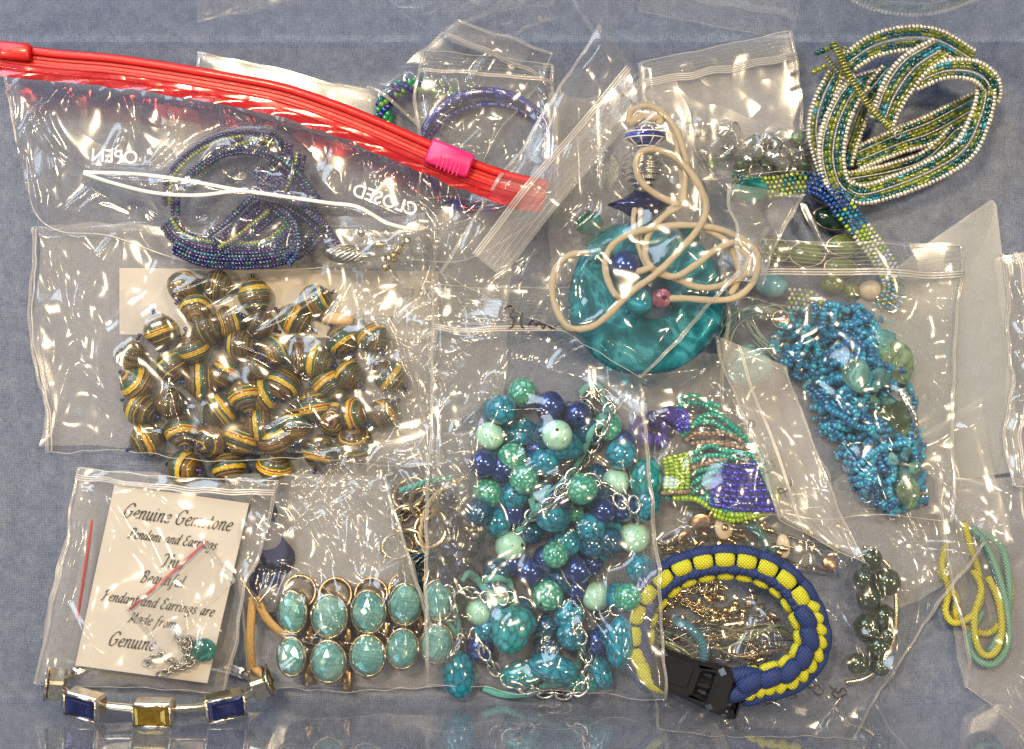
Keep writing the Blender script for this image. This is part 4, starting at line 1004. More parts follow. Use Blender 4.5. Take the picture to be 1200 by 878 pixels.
    G = close(folds=[(1062, 470, 1120, 440, 4, 6, .1), (1078, 400, 1110, 470, 6, 7, -.2), (1060, 350, 1115, 380, 5, 6, .3), (1095, 520, 1090, 450, 4, 6), (1000, 540, 1030, 600, 3, 8), (975, 510, 1005, 560, 3, 7), (1090, 500, 1070, 600, 4, 5)]); zipstrip(r, G, .115, 6, 3, 3); seam(r, G, 'T', .5)
blue_beads()

def peacock():
    t = thing('beaded_brooch', 'turquoise, lime and violet seed bead cluster shaped like a feather fan', 'jewelry', 830, 540, 10)
    def path(p, r, c, nm='bead_strand', z=28, long=1.0, mt='tint'):
        q = [(x, y, max(z, top(x, y, 4, 50) + r * .6)) for x, y in smoothpath(p, 6)]; mb = MB(); strand(mb, q, r, 1.25, c, long=long); mb.build(nm, M[mt], t)
    tq = pal(TURQ, TURQ, (.03, .40, .30), (.015, .26, .22)); cop = pal(COPPER, (.2, .12, .08), (.36, .25, .18)); lim = pal(LIME, (.28, .46, .03))
    path([(798, 468), (812, 463), (826, 470), (842, 476)], 3.2, tq); path([(794, 476), (815, 472), (836, 480), (848, 490), (866, 505)], 3.4, tq)
    path([(806, 505), (820, 490), (838, 486), (856, 498), (872, 512)], 3.5, tq); path([(800, 510), (812, 498), (832, 494), (850, 504), (873, 518)], 3.5, tq)
    path([(805, 515), (815, 508), (832, 510), (846, 506), (860, 512), (876, 520)], 3.2, cop, long=1.4); path([(812, 520), (836, 518), (856, 522), (876, 526)], 3.4, cop, long=1.4)
    path([(800, 538), (815, 530), (832, 522), (848, 528), (862, 530), (878, 534)], 3.5, tq); path([(802, 546), (822, 536), (842, 534), (862, 538)], 3.5, tq); path([(802, 550), (820, 546), (838, 540), (850, 538)], 3.2, cop, long=1.4)
    path([(804, 560), (818, 552), (836, 548), (850, 542)], 3.4, tq); path([(806, 570), (822, 560), (838, 553), (848, 548)], 3.4, tq); path([(808, 580), (824, 568), (838, 562)], 3.2, tq); path([(776, 582), (800, 586), (822, 584), (842, 594), (858, 602)], 3.2, tq); path([(826, 578), (838, 590), (852, 600), (872, 606), (890, 604)], 3.2, tq)
    path([(876, 520), (888, 545), (898, 565), (904, 580)], 3.6, tq); path([(872, 512), (890, 530), (900, 555), (908, 580)], 3.6, tq)
    path([(790, 584), (815, 585), (838, 598), (862, 604), (885, 600), (905, 590), (912, 572)], 3.8, lim, z=34)
    path([(838, 604), (858, 610), (880, 606), (900, 600), (914, 582)], 3.6, lim, z=30)
    # lime woven block: five columns, each its own strip
    for k in range(5):
        path([(779 + k * 6.2, 538 - k * 1.5), (782 + k * 6, 556), (779 + k * 6.4, 576)], 3.3, lim, 'lime_column', 36)
    path([(776, 578), (800, 577), (808, 576)], 2.6, cop, 'bead_strand', 38)
    # violet woven dome: rows of tube beads
    for k in range(8):
        y = 545 + k * 6.6; x0 = 846 - k * 2.5 + abs(k - 3) * 1.5; x1 = 882 + k * 3.4; path([(x0, y), ((x0 + x1) / 2, y + 3 + k * .4), (x1, y - 1 + k)], 3.3, pal(COBALT, (.05, .04, .5), (.02, .015, .3)), 'violet_row', 40 + 4 * math.sin(k / 7 * PI), 1.8)
    for k in range(5): path([(788 + k * 2, 484 + k * 5), (797 + k, 480 + k * 5), (806, 488 + k * 4)], 3.0, pal(COBALT, (.06, .04, .45)), 'violet_row', 38)
    t = thing('faceted_beads', 'violet faceted glass pieces between the round bead bag and the turquoise fan', 'beads', 762, 505, 6)
    me = lath('violet_bead', [(.3, -9), (7, -9), (10, -3), (10, 3), (7, 9), (.3, 9)], 'purple_glass', 8, False)
    for x, y in ((748, 498), (766, 492), (782, 500), (756, 514), (774, 516), (742, 512), (785, 486)): bead(t, me, x, y, 11, name='violet_bead', cap=34)
    r, close = bag('flat cloudy zip bag with marker letters slanting between turquoise fan and blue beads', [(834, 392), (918, 430), (1008, 656), (906, 604)], 12, seed=14, nf=10, amp=.6, mf='film_milky', back=True, crum=50, bow=2, edge=8)
    G = close(folds=[(905, 600, 1000, 650, 5, 5), (950, 560, 990, 648, 4, 7), (930, 590, 985, 645, 3, 7), (965, 540, 995, 640, 3, 6)]); 
    G2 = np.transpose(G, (1, 0, 2)); zipstrip(r, G2, .32, 4, 2, lip=False)
    zf = lambda a, b: top(a, b, 3) + 6; mb = MB()
    loft_marks(mb, [[(0, 1), (.7, 1.05), (.9, .6), (.5, .1), (.2, .4), (0, 1)]], (874, 500), .5, 9, 1.1, zf); loft_marks(mb, [[(0, .2), (.3, 1), (.9, 1), (1, .2), (.6, -.3)]], (893, 548), .6, 11, 1.1, zf)
    loft_marks(mb, [[(.2, 1.1), (.8, 1.3), (1.1, .8), (.9, .1), (.5, -.3), (.2, 0), (.7, .2), (1.2, -.3)]], (910, 572), .5, 12, 1.5, zf)
    mb.build('marker_letters', M['marker_grey'], r, hm=False)
    r, close = bag('crumpled clear film around the turquoise fan and violet glass pieces', [(738, 440), (868, 440), (905, 612), (738, 610)], 6, seed=15, nf=26, amp=.9, mf='film_c', back=False, crum=16, edge=20)
    close(False)
peacock()

# ================================================================== 4. left: striped paper bead bag
def striped():
    C = [(38, 262), (505, 250), (520, 545), (48, 530)]
    r, close = bag('big clear bag of striped paper beads with a printed card inside', C, 3, seed=21, nf=24, amp=.85, mf='film', crum=30, bow=5)
    t = thing('card', 'blank pinkish white printed card behind the striped beads', 'card', 330, 345, 2)
    mb = MB(); n = 24; pts = [(140, 314), (514, 318), (512, 398), (140, 392)]
    u, v = np.meshgrid(np.linspace(0, 1, n), np.linspace(0, 1, 6)); c = np.array(pts, float); p = quad_uv(c, u, v)
    vv = np.array([[Mt(T(p[i, j, 0], p[i, j, 1], 6 + 1.5 * math.sin(u[i, j] * 5))) for j in range(n)] for i in range(6)]).reshape(-1, 3)
    q = [[i * n + j, (i + 1) * n + j, (i + 1) * n + j + 1, i * n + j + 1] for i in range(5) for j in range(n - 1)]
    mb.add(vv, q); lo = vv.copy(); lo[:, 2] -= 1.2 * S; mb.add(lo, [x[::-1] for x in q]); mb.build('sheet', M['paper'], t)
    block_text(t, 'CONTENTS', 458, 377, 17, .06, 9.5, 'grey_ink', True, thick=-.1); block_text(t, 'DATE', 490, 344, 14, .04, 9.5, 'grey_ink', True, thick=-.1)
    pr = [(.6, -18), (3, -18.4), (8, -16), (13, -11.5), (17, -6), (18.8, 0), (17, 6), (13, 11.5), (8, 16), (3, 18.4), (.6, 18)]
    mes = [lath('paper_bead', [(r_ * q1, z_ * q2) for r_, z_ in pr], 'paperbead%d' % vi, 24) for vi, (q1, q2) in enumerate(((1, 1), (.94, 1.05), (1.04, .95), (.92, .92), (1.0, 1.06)))]
    P = [(215, 336), (254, 334), (229, 362), (299, 347), (188, 387), (154, 416), (160, 450), (164, 479), (172, 515), (200, 473), (213, 505), (215, 548), (227, 408), (201, 430), (236, 447), (265, 437), (268, 378), (280, 404), (305, 379), (324, 411), (345, 374), (369, 353), (297, 430), (287, 464), (258, 481), (333, 450), (246, 517), (283, 514), (305, 498), (323, 516), (268, 548), (321, 548), (374, 529), (369, 474), (370, 423), (400, 398), (437, 396), (408, 440), (456, 441), (449, 485), (412, 486), (415, 518), (385, 450), (345, 500), (392, 490), (350, 420), (305, 465), (244, 385)]
    order = list(range(len(P))); low = set([34, 43, 42, 44, 45, 46, 47, 16, 22, 24, 30, 31, 11])
    rs = random.Random(9); spacer = MB(); vs, qs = ball(10, 6)
    for i in sorted(order, key=lambda k: (k not in low, rs.random())):
        x, y = P[i]; z = min(top(x, y, 12, 40), 34) + 15.5; az = rs.uniform(0, PI); tilt = rs.gauss(PI / 2, .38)
        if i == 1: az = PI - .25; tilt = PI / 2
        R = Matrix.Rotation(az, 4, 'Z') @ Matrix.Rotation(tilt, 4, 'Y'); R = R.to_3x3()
        if i == 0: root = thing('paper_bead_necklace', 'long necklace of brown, teal and yellow striped paper beads', 'necklace', 300, 440, 3); striped.root = root
        STR.append((x, y, z, R)); hm_disc(T(x, y, z), 17, z + 16)
    root = striped.root
    for x, y, z, R in STR:
        k = rs.uniform(1.02, 1.14); link('paper_bead', mes[rs.choice([0, 0, 1, 2, 2, 3, 4])], root, W(x, y, z), R, (k, k * rs.uniform(.95, 1.03), k)); ax = np.array(R @ Vector((0, 0, 1))); 
        for sgn in (-1, 1):
            for d in (20.6, 24.8):
                pos = np.array(W(x, y, z)) + ax * sgn * d * S + np.array([0, 0, -1 * S * (d - 20) * .3]); spacer.add(vs * 2.7 * S + pos, qs, None, random.choice([(.02, .02, .10), (.05, .02, .10), (.015, .03, .14)]))
    spacer.build('spacer_beads', M['tint'], root, kind='stuff')
    z = top(396, 374, 8) + 8; link('wooden_tube_bead', lath('wood_bead', [(1, -18), (5.5, -18), (8, -6), (8, 6), (5.5, 18), (1, 18)], 'wood', 18), root, W(396, 374, z), (0, PI / 2 - .05, -.08)); hm_disc(T(396, 374, z), 12, z + 8)
    G = close(folds=[(300, 395, 400, 330, 4, 8, -.1), (352, 400, 364, 490, 3, 9), (204, 448, 202, 520, 3, 9), (204, 446, 236, 540, 3, 9), (130, 400, 215, 330, 4, 5), (405, 430, 510, 345, 4, 8), (435, 430, 520, 400, 4, 7), (205, 540, 480, 538, 5, 8, .05), (70, 300, 100, 420, 6, 7), (80, 420, 150, 480, 6, 6), (60, 500, 100, 380, 6, 6), (300, 450, 380, 500, 4, 8, .1), (340, 500, 390, 500, 3, 7)])
    mb = MB(); P2 = G[:, 3]; tube(mb, P2, 1 * S, 6); mb.build('side_weld', M['seam'], r, hm=False)
STR = []
striped()

# ================================================================== 5. slider bag with the red zipper
def slider_bag():
    t = thing('bead_strand_bundle', 'coiled bundle of navy, olive and iridescent seed bead strands under the red zipper', 'necklace', 280, 240, 6)
    rs = random.Random(21); bz = 34
    cols = [pal(NAVY, IRIS, NAVY), pal(OLIVE, (.3, .34, .08)), pal((.03, .12, .22), (.08, .20, .26)), pal(IRIS, NAVY, (.10, .05, .2)), pal((.02, .10, .10), NAVY)]
    loops = [[(196, 262), (215, 282), (260, 292), (310, 290), (340, 268), (352, 236), (345, 210), (330, 178), (316, 160)],
             [(205, 290), (240, 304), (300, 306), (345, 296), (372, 270), (360, 240), (330, 215), (300, 200)],
             [(330, 168), (322, 200), (300, 232), (270, 262), (240, 284)], [(345, 180), (338, 210), (318, 240), (285, 268), (255, 288)],
             [(196, 240), (200, 210), (222, 185), (250, 168), (285, 160), (320, 168)], [(230, 210), (262, 180), (300, 165)],
             [(318, 240), (340, 262), (345, 290), (335, 306)], [(300, 225), (335, 235), (372, 262), (392, 290)], [(208, 252), (212, 222), (238, 196), (270, 180), (310, 182), (345, 204), (372, 240)]]
    for li, L in enumerate(loops):
        nst = (6, 5, 7, 7, 3, 3, 4, 4, 3)[li]
        for k in range(nst):
            off = (k - nst / 2) * 3.8; p = smoothpath(L, 6); d = np.gradient(p, axis=0); d /= np.linalg.norm(d, axis=1)[:, None] + 1e-9; n_ = np.stack([-d[:, 1], d[:, 0]], 1)
            q = p + n_ * off + np.array([rs.gauss(0, 1.2), rs.gauss(0, 1.2)]); z = bz + 4 * li / 2 + 3 * math.cos(off / 12) + rs.uniform(0, 3)
            q3 = [(a, b, z + 3 * math.sin(i * .15 + li)) for i, (a, b) in enumerate(q)]; mb = MB(); strand(mb, q3, 2.4, 1.35, cols[(k + li) % 5 if k % 4 else 0], long=1.2); mb.build('bead_strand', M['tint'], t)
    t = thing('filigree_bead', 'oval silver filigree bead lying above the printed card', 'bead', 405, 298, 10)
    P = []; mb = MB(); w0 = W(406, 298, 56)
    for k in range(14):
        a0 = k * 2 * PI / 14; pts = np.array([[24 * S * math.cos(f), 10 * S * math.sin(f) * math.cos(a0 + f * 1.4), 10 * S * math.sin(f) * math.sin(a0 + f * 1.4)] for f in np.linspace(.1, PI - .1, 18)]); tube(mb, pts + np.array(w0), .9 * S, 5)
    mb.build('wire_lattice', M['silver'], t); v, q = ball(14, 8); mb = MB(); mb.add(v * np.array([22, 8.5, 8.5]) * S + np.array(w0), q); mb.build('core', M['silver'], t)
    t = thing('crystal_scatter', 'loose clear and gold crystal beads right of the filigree bead', 'beads', 450, 295, 10)
    me = lath('small_crystal', sphere_prof(5), 'gold', 8, False); m2 = lath('clear_small_crystal', sphere_prof(5), 'crystal', 8, False)
    for k in range(46): bead(t, rs.choice([me, m2, m2]), rs.gauss(452, 26), rs.gauss(292, 14), 5, name='crystal_bead', cap=52, z=rs.uniform(40, 56))
    # white thin strap loops
    t2 = thing('plastic_tie', 'thin white plastic tie looped across the bag beneath the red zipper', 'tie', 300, 230, 50)
    for L in ([(98, 202, 70), (160, 204, 74), (220, 212, 78), (275, 222, 80), (330, 230, 80), (385, 238, 78), (420, 243, 76), (455, 262, 72), (490, 270, 70)], [(98, 203, 70), (130, 214, 74), (180, 226, 78), (230, 229, 80), (278, 224, 81), (300, 226, 80)]):
        mb = MB(); tube(mb, WP(smoothpath(L, 8)), 2.2 * S, 8, flat=.5); mb.build('strap', M['white_print'], t2)
    r = thing('slider_zip_bag', 'large clear slider bag with a thick red zipper along its top', 'bag', 300, 180, 20)
    top_line = [(-14, 62), (60, 72), (130, 78), (200, 88), (270, 100), (330, 112), (390, 132), (440, 152), (490, 174), (540, 196), (590, 214), (640, 226)]
    # front film bounded by curved zip: build from rows
    tl = smoothpath(top_line, 8); bl = smoothpath([(8, 170), (16, 236), (48, 264), (110, 270), (200, 300), (300, 312), (400, 306), (480, 300), (540, 300), (600, 270), (640, 240)], 8)
    tl = resample(tl, 3.2); bl = resample(bl, 3.2); nu = 210; nv = 66
    tl = np.stack([np.interp(np.linspace(0, 1, nu), np.linspace(0, 1, len(tl)), tl[:, k]) for k in (0, 1)], 1); bl = np.stack([np.interp(np.linspace(0, 1, nu), np.linspace(0, 1, len(bl)), bl[:, k]) for k in (0, 1)], 1)
    v = np.linspace(0, 1, nv)[:, None, None]; p = tl[None] * (1 - v) + bl[None] * v; x = CX + (p[..., 0] - CX) * .95; y = CY + (p[..., 1] - CY) * .95
    Hs = blur(dil(HM, 3), 4, 2); base = np.clip(samp(Hs, x, y), 30, 74); U, V = np.meshgrid(np.linspace(0, 1, nu), np.linspace(0, 1, nv))
    fl = []; R2 = np.random.RandomState(77)
    for k in range(44):    # pleats hanging from the zip
        i = R2.randint(0, nu); a = tl[i]; L = R2.uniform(18, 75); an = R2.normal(1.55, .45); a = (CX + (a[0] - CX) * .95, CY + (a[1] + 14 - CY) * .95); fl.append((a[0], a[1], a[0] + L * math.cos(an), a[1] + L * math.sin(an), R2.uniform(2.4, 5), R2.uniform(2, 7), R2.normal(0, .2)))
    for k in range(60):
        a = (R2.uniform(20, 520), R2.uniform(130, 300)); L = R2.uniform(30, 110); an = R2.normal(R2.choice([.7, 2.2]), .4); fl.append((a[0], a[1], a[0] + L * math.cos(an), a[1] + L * math.sin(an), R2.uniform(2.2, 4.5), R2.uniform(2, 7), R2.normal(0, .15)))
    wr = fold_field(x, y, fl) + 2 * sines(x, y, 80, 6, 31) + 6.0 * crumple(x, y, 38, 32, 3.0) * np.clip(.5 + .9 * sines(x, y, 120, 5, 33), .08, 1.4)
    ed = np.clip(np.minimum(V, 1 - V) / .12, 0, 1); z = base + 4 + (wr - wr.min()) * (.25 + .75 * ed)
    z = z * (1 - .5 * np.clip((V - .9) / .1, 0, 1)); G = Mt(np.stack([x, y, z], -1)); mb = MB(); i, j = np.meshgrid(np.arange(nv - 1), np.arange(nu - 1), indexing='ij')
    mb.add(G.reshape(-1, 3), np.stack([i * nu + j, (i + 1) * nu + j, (i + 1) * nu + j + 1, i * nu + j + 1], -1).reshape(-1, 4)); mb.build('front_film', M['film_b'], r, hm=False); hm_pts(Mt(np.stack([x, y, base + 8], -1)))
    zb = np.maximum(base - 14, 14); G2 = Mt(np.stack([x, y, zb], -1)); mb = MB(); mb.add(G2.reshape(-1, 3), np.stack([i * nu + j, (i + 1) * nu + j, (i + 1) * nu + j + 1, i * nu + j + 1], -1).reshape(-1, 4)); mb.build('back_film', M['film_b'], r, hm=False)
    seam(r, G, 'LB', .9)
    # zipper: two red rails on a red band, plus the lower skirt
    zt = 78
    def rail(off, rad, fl_, name, dz=0, mtl='red', wav=0, a=0, b=None):
        p = smoothpath(top_line, 8); d = np.gradient(p, axis=0); d /= np.linalg.norm(d, axis=1)[:, None]; n_ = np.stack([-d[:, 1], d[:, 0]], 1)
        q = p + n_ * off; q3 = [(u_[0], u_[1], zt + dz + wav * math.sin(i * .9)) for i, u_ in enumerate(q)][a:b]
        mb = MB(); tube(mb, WP(q3), rad * S, 8, flat=fl_); return mb.build(name, M[mtl], r, hm=False)
    rail(-9.5, 4.8, .45, 'zipper_rail', 1.5); rail(-1.5, 1.5, .35, 'zipper_ridge', .8); rail(6.5, 2.4, .4, 'zipper_ridge', 1)
    p = smoothpath(top_line, 8); d = np.gradient(p, axis=0); d /= np.linalg.norm(d, axis=1)[:, None]; n_ = np.stack([-d[:, 1], d[:, 0]], 1)
    def band(o0, o1, z_, mtl, name, ed=0.0, seedb=1, th=1.0):
        R3 = np.random.RandomState(seedb); m = len(p); k_ = 7; vv = []
        wob = np.convolve(R3.normal(0, 1, m + 8), np.ones(3) / 3, 'same')[:m] * ed
        for zz in (z_, z_ - th):
            for q in range(k_):
                f = q / (k_ - 1); oo = o0 + (o1 - o0 + wob) * f; pt = p + n_ * oo[:, None]
                for a in range(m): vv.append(Mt(T(pt[a, 0], pt[a, 1], zz + ed * .8 * math.sin(a * .7 + q) * f)))
        qd = []
        for s_ in (0, 1):
            for q in range(k_ - 1):
                for a in range(m - 1): b_ = s_ * k_ * m; e = [b_ + q * m + a, b_ + (q + 1) * m + a, b_ + (q + 1) * m + a + 1, b_ + q * m + a + 1]; qd.append(e if s_ == 0 else e[::-1])
        mb = MB(); mb.add(np.array(vv), qd); mb.build(name, M[mtl], r, hm=False)
    hm_pts(WP([(a_, b_, zt + 4) for a_, b_ in p])); hm_pts(WP([(a_, b_, zt + 4) for a_, b_ in p + n_ * 7])); hm_pts(WP([(a_, b_, zt + 4) for a_, b_ in p - n_ * 7])); band(-13, 9, zt, 'red', 'zipper_band'); band(9, 24, zt + 2, 'red_film', 'zipper_skirt', 1.6, 5, .8)
    mb = MB(); q3 = [(u_[0], u_[1], zt + 5) for u_ in (p + n_ * 14)]; tube(mb, WP(q3), 1.0 * S, 5, caps=False); mb.build('skirt_weld', M['red_film'], r, hm=False)
    mb = MB(); box(mb, W(14, 60, zt + 6), (42 * S, 19 * S, 11 * S), Matrix.Rotation(-.09, 3, 'Z'), .2); mb.build('end_stop', M['red'], r, hm=False)
    R0 = Matrix.Rotation(-.38, 3, 'Z')
    mb = MB(); box(mb, W(527, 186, zt + 9), (50 * S, 27 * S, 13 * S), R0, .14); sl = mb.build('slider', M['pink'], r)
    for k in range(6):
        mb = MB(); cx, cy_ = 514 + k * 4.6, 190 + k * 1.9; box(mb, W(cx, cy_, zt + 15.6), (1.5 * S, 15 * S, 2 * S), R0, .2); mb.build('grip_rib', M['pink'], sl, hm=False)
    hm_disc(T(527, 186, zt), 24, zt + 14)
    block_text(r, 'OPEN', 134, 184, 20, .06, 84, 'white_print', True, thick=.25); block_text(r, 'CLOSED', 451, 235, 20, .32, 88, 'white_print', True, thick=.25)
    mb = MB(); zz = 84
    mb.add(np.array([W(112, 194, zz), W(120, 194, zz), W(116, 188, zz)]), None, [[0, 1, 2]]); mb.build('printed_arrow', M['white_print'], r, hm=False)
slider_bag()

# ================================================================== 6. oval stone bracelet in its bag
def oval_bracelet():
    C = [(268, 556), (452, 556), (534, 804), (290, 806)]
    r, close = bag('clear bag around the bracelet of faceted oval stones', C, 3, seed=31, nf=40, amp=1.2, mf='film_c', crum=20, bow=2)
    t = thing('stone_bracelet', 'stretch bracelet of two rows of faceted sea green oval stones in gold settings', 'bracelet', 420, 745, 2)
    # faceted dome: diamond facets from staggered rings
    v = []; tr = []; rings = [(1.0, 0, 16, 0), (.93, .20, 16, .5), (.72, .42, 12, 0), (.42, .56, 8, .5), (.14, .62, 4, 0)]
    idx = []
    for (rr, z, n, ph) in rings:
        idx.append(len(v)); v += [(rr * math.cos((k + ph) * 2 * PI / n), rr * math.sin((k + ph) * 2 * PI / n), z) for k in range(n)]
    idx.append(len(v)); v.append((0, 0, .63))
    for a in range(len(rings) - 1):
        n0, n1 = rings[a][2], rings[a + 1][2]; i = j = 0
        while i < n0 or j < n1:
            a0 = (i + rings[a][3]) / n0; b0 = (j + rings[a + 1][3]) / n1
            if j >= n1 or (i < n0 and a0 <= b0): tr.append([idx[a] + i % n0, idx[a] + (i + 1) % n0, idx[a + 1] + j % n1]); i += 1
            else: tr.append([idx[a] + i % n0, idx[a + 1] + (j + 1) % n1, idx[a + 1] + j % n1]); j += 1
    for k in range(4): tr.append([idx[4] + k, idx[4] + (k + 1) % 4, idx[5]])
    mb = MB(); mb.add(np.array(v) * np.array([20, 25, 24]) * S, None, tr); me = mb.mesh('faceted_stone', False); me.materials.append(M['cab'])
    def ell(name, prof, mtl, n=36):
        vv, q = lathe_mesh(prof, n); vv = vv * np.array([S * 1.04, S * 1.28, S]); mb = MB(); mb.add(vv, q); m_ = mb.mesh(name); m_.materials.append(M[mtl]); return m_
    bez = ell('bezel', [(17.2, -2), (17.6, 3.0), (19.2, 4.2), (20.8, 3.2), (21.3, 0), (20.8, -9), (17, -15), (4, -17)], 'antique')
    cup = ell('setting_cup', [(15, -2), (17, 1), (19.2, 2.5), (20.4, 1), (20.2, -4), (18, -10), (4, -12)], 'bronze')
    top_row = [(343, 717, .85, .98), (386, 722, 1, 1), (432, 717, .98, 1), (475, 708, .93, .98), (514, 703, .9, .95)]
    bot_row = [(342, 769, .82, .9), (385, 775, 1, .98), (431, 768, 1, .96), (472, 760, .9, .93), (512, 754, .9, .93)]
    for k, (x, y) in enumerate([(351, 694), (393, 697), (435, 697), (475, 690), (512, 688)]):
        link('setting_cup', cup, t, W(x, y, 22), (-.35, 0, 0), (.95, .8, 1)); hm_disc(T(x, y, 22), 18, 26)
    for x, y in ((364, 745), (408, 748), (452, 742), (493, 732), (362, 790), (407, 795)):
        mb = MB(); box(mb, W(x, y, 14), (14 * S, 30 * S, 14 * S), None, .25); mb.build('spacer_bar', M['bronze'], t)
    for k, (x, y, sx, sy) in enumerate(top_row + bot_row):
        z = 34; rot = (random.gauss(.05, .04), random.gauss(0, .05) + (x - 420) * .0015, random.gauss(0, .04))
        s = link('setting', bez, t, W(x, y, z), rot, (sx, sy, 1)); o = link('faceted_stone', me, t, W(x, y, z + 1.5), rot, (sx * .97, sy * .97, 1)); hm_disc(T(x, y, z), 22, z + 9)
    G = close(clear=1, folds=[(345, 570, 385, 640, 5, 8), (330, 580, 382, 648, 3, 6), (380, 580, 400, 640, 3, 9), (420, 600, 425, 670, 4, 9), (440, 620, 436, 680, 4, 8), (470, 640, 455, 680, 4, 6), (400, 590, 430, 570, 4, 6), (372, 560, 400, 620, 5, 8), (300, 596, 335, 625, 5, 7)])
    t = thing('glitter_strap', 'gold glitter strap ends folded between the card bag and the oval stones', 'strap', 300, 740, 0)
    for L in ([(296, 700, 40), (294, 730, 38), (293, 760, 34), (296, 786, 26)], [(300, 700, 42), (312, 724, 40), (330, 742, 36), (345, 748, 30)]):
        P = resample(WP(smoothpath(L, 8)), 3 * S); mb = MB(); tube(mb, P, 5 * S, 12, flat=.3); mb.build('strap', M['gold_leather'], t)
    for L in ([(300, 706, 46), (290, 690, 46), (282, 676, 44)], [(302, 708, 46), (314, 694, 44), (326, 684, 40)], [(298, 700, 48), (304, 712, 48)]):
        mb = MB(); tube(mb, WP(smoothpath(L, 5)), 1.4 * S, 6); mb.build('gold_wire', M['gold'], t)
oval_bracelet()

# ================================================================== 7. gemstone card bag
def gem_bag():
    C = [(92, 548), (326, 566), (262, 812), (42, 800)]
    r, close = bag('clear zip bag with the white gemstone card, lower left', C, 14, seed=41, nf=10, amp=.45, mf='film_smooth', crum=40, bow=2)
    t = thing('gemstone_card', 'off white card printed with italic gemstone lettering in black', 'card', 190, 690, 4)
    pts = [(134, 568), (292, 590), (243, 801), (88, 780)]; z = 34
    hm_pts([W(88 + i * 4, 570 + j * 4, z) for i in range(50) for j in range(57) if i * 4 > (57 - j) * 4 * .2 - 0 and i * 4 < 205 - j * 4 * .22])
    mb = MB(); prism(mb, pts, z - 1.5, z, bev=.3); mb.build('sheet', M['paper'], t, smooth=False)
    an = .125
    for txt, x, y, sz, w, a2 in (('Genuine Gemstone', 143, 606, 10.2, 1.5, .13), ('Pendant and Earrings', 150, 630, 7.0, 1.2, .14), ('This', 187, 664, 9.3, 1.5, .12), ('Beautiful', 164, 682, 8.2, 1.25, .13), ('Pendant and Earrings are', 119, 703, 7.5, 1.2, .15), ('Made from', 150, 729, 7.4, 1.1, .15), ('Genuine', 126, 756, 10.0, 1.4, .13)):
        pen_line(t, txt, (x, y), a2, sz, w, z + 1.2)
    t2 = thing('red_seal_strip', 'red diagonal line of a small bag seal crossing the gemstone card', 'strip', 196, 675, 16)
    mb = MB(); tube(mb, WP([(150, 716, 40), (180, 690, 41), (212, 662, 41), (243, 634, 40)]), 1.7 * S, 6, flat=.5); mb.build('line', M['red_thread'], t2)
    C2 = [(150, 715), (240, 634), (276, 680), (186, 764)]
    r2, close2 = bag('tiny clear bag with a red seal lying on the gemstone card', C2, 36, seed=42, nf=5, amp=.35, mf='back_clear', crum=20, back=False, bow=1, edge=6); close2()
    t3 = thing('small_pendant', 'round teal stone pendant on a fine silver chain at the card bottom', 'pendant', 238, 762, 16)
    bead(t3, lath('round_stone', sphere_prof(14, 8, 12, .01), 'dark_teal_glass', 24), 239, 762, 10, name='stone', rot=(.1, .1, 0), z=44)
    sm = ring_link_mesh('fine_link', 3.8, 1.25, 'oldsilver', 12, 6, 1.3)
    for L in ([(170, 778), (190, 768), (210, 782), (228, 772), (214, 760), (218, 750)], [(208, 745), (214, 756), (224, 748), (220, 770), (200, 786), (186, 790)]): chain(t3, sm, L, 5, 44, 'chain_link', 56, False)
    t4 = thing('red_seal_strip', 'narrow clear strip with a magenta line left of the gemstone card', 'strip', 97, 660, 8)
    mb = MB(); P = WP(smoothpath([(108, 609, 16), (102, 650, 18), (96, 690, 18), (91, 726, 16)], 6)); tube(mb, P, 1.5 * S, 6, flat=.5); mb.build('line', M['red_thread'], t4)
    mb = MB(); prism(mb, [(103, 608), (114, 608), (99, 727), (81, 726)], 8, 9.5, bev=.2); mb.build('tab', M['film_milky'], t4, smooth=False, hm=False)
    G = close(folds=[(110, 560, 160, 640, 4, 9, .1), (120, 575, 235, 700, 6, 6, -.1), (160, 600, 215, 705, 7, 7, .1), (100, 620, 60, 760, 4, 8), (90, 600, 75, 700, 4, 7), (258, 650, 240, 770, 4, 7), (75, 700, 130, 770, 4, 8), (215, 690, 238, 762, 3, 8), (180, 575, 210, 600, 4, 5)]); zipstrip(r, G, .055, 5, 3, lip=False); seam(r, G, 'T', .7)
gem_bag()

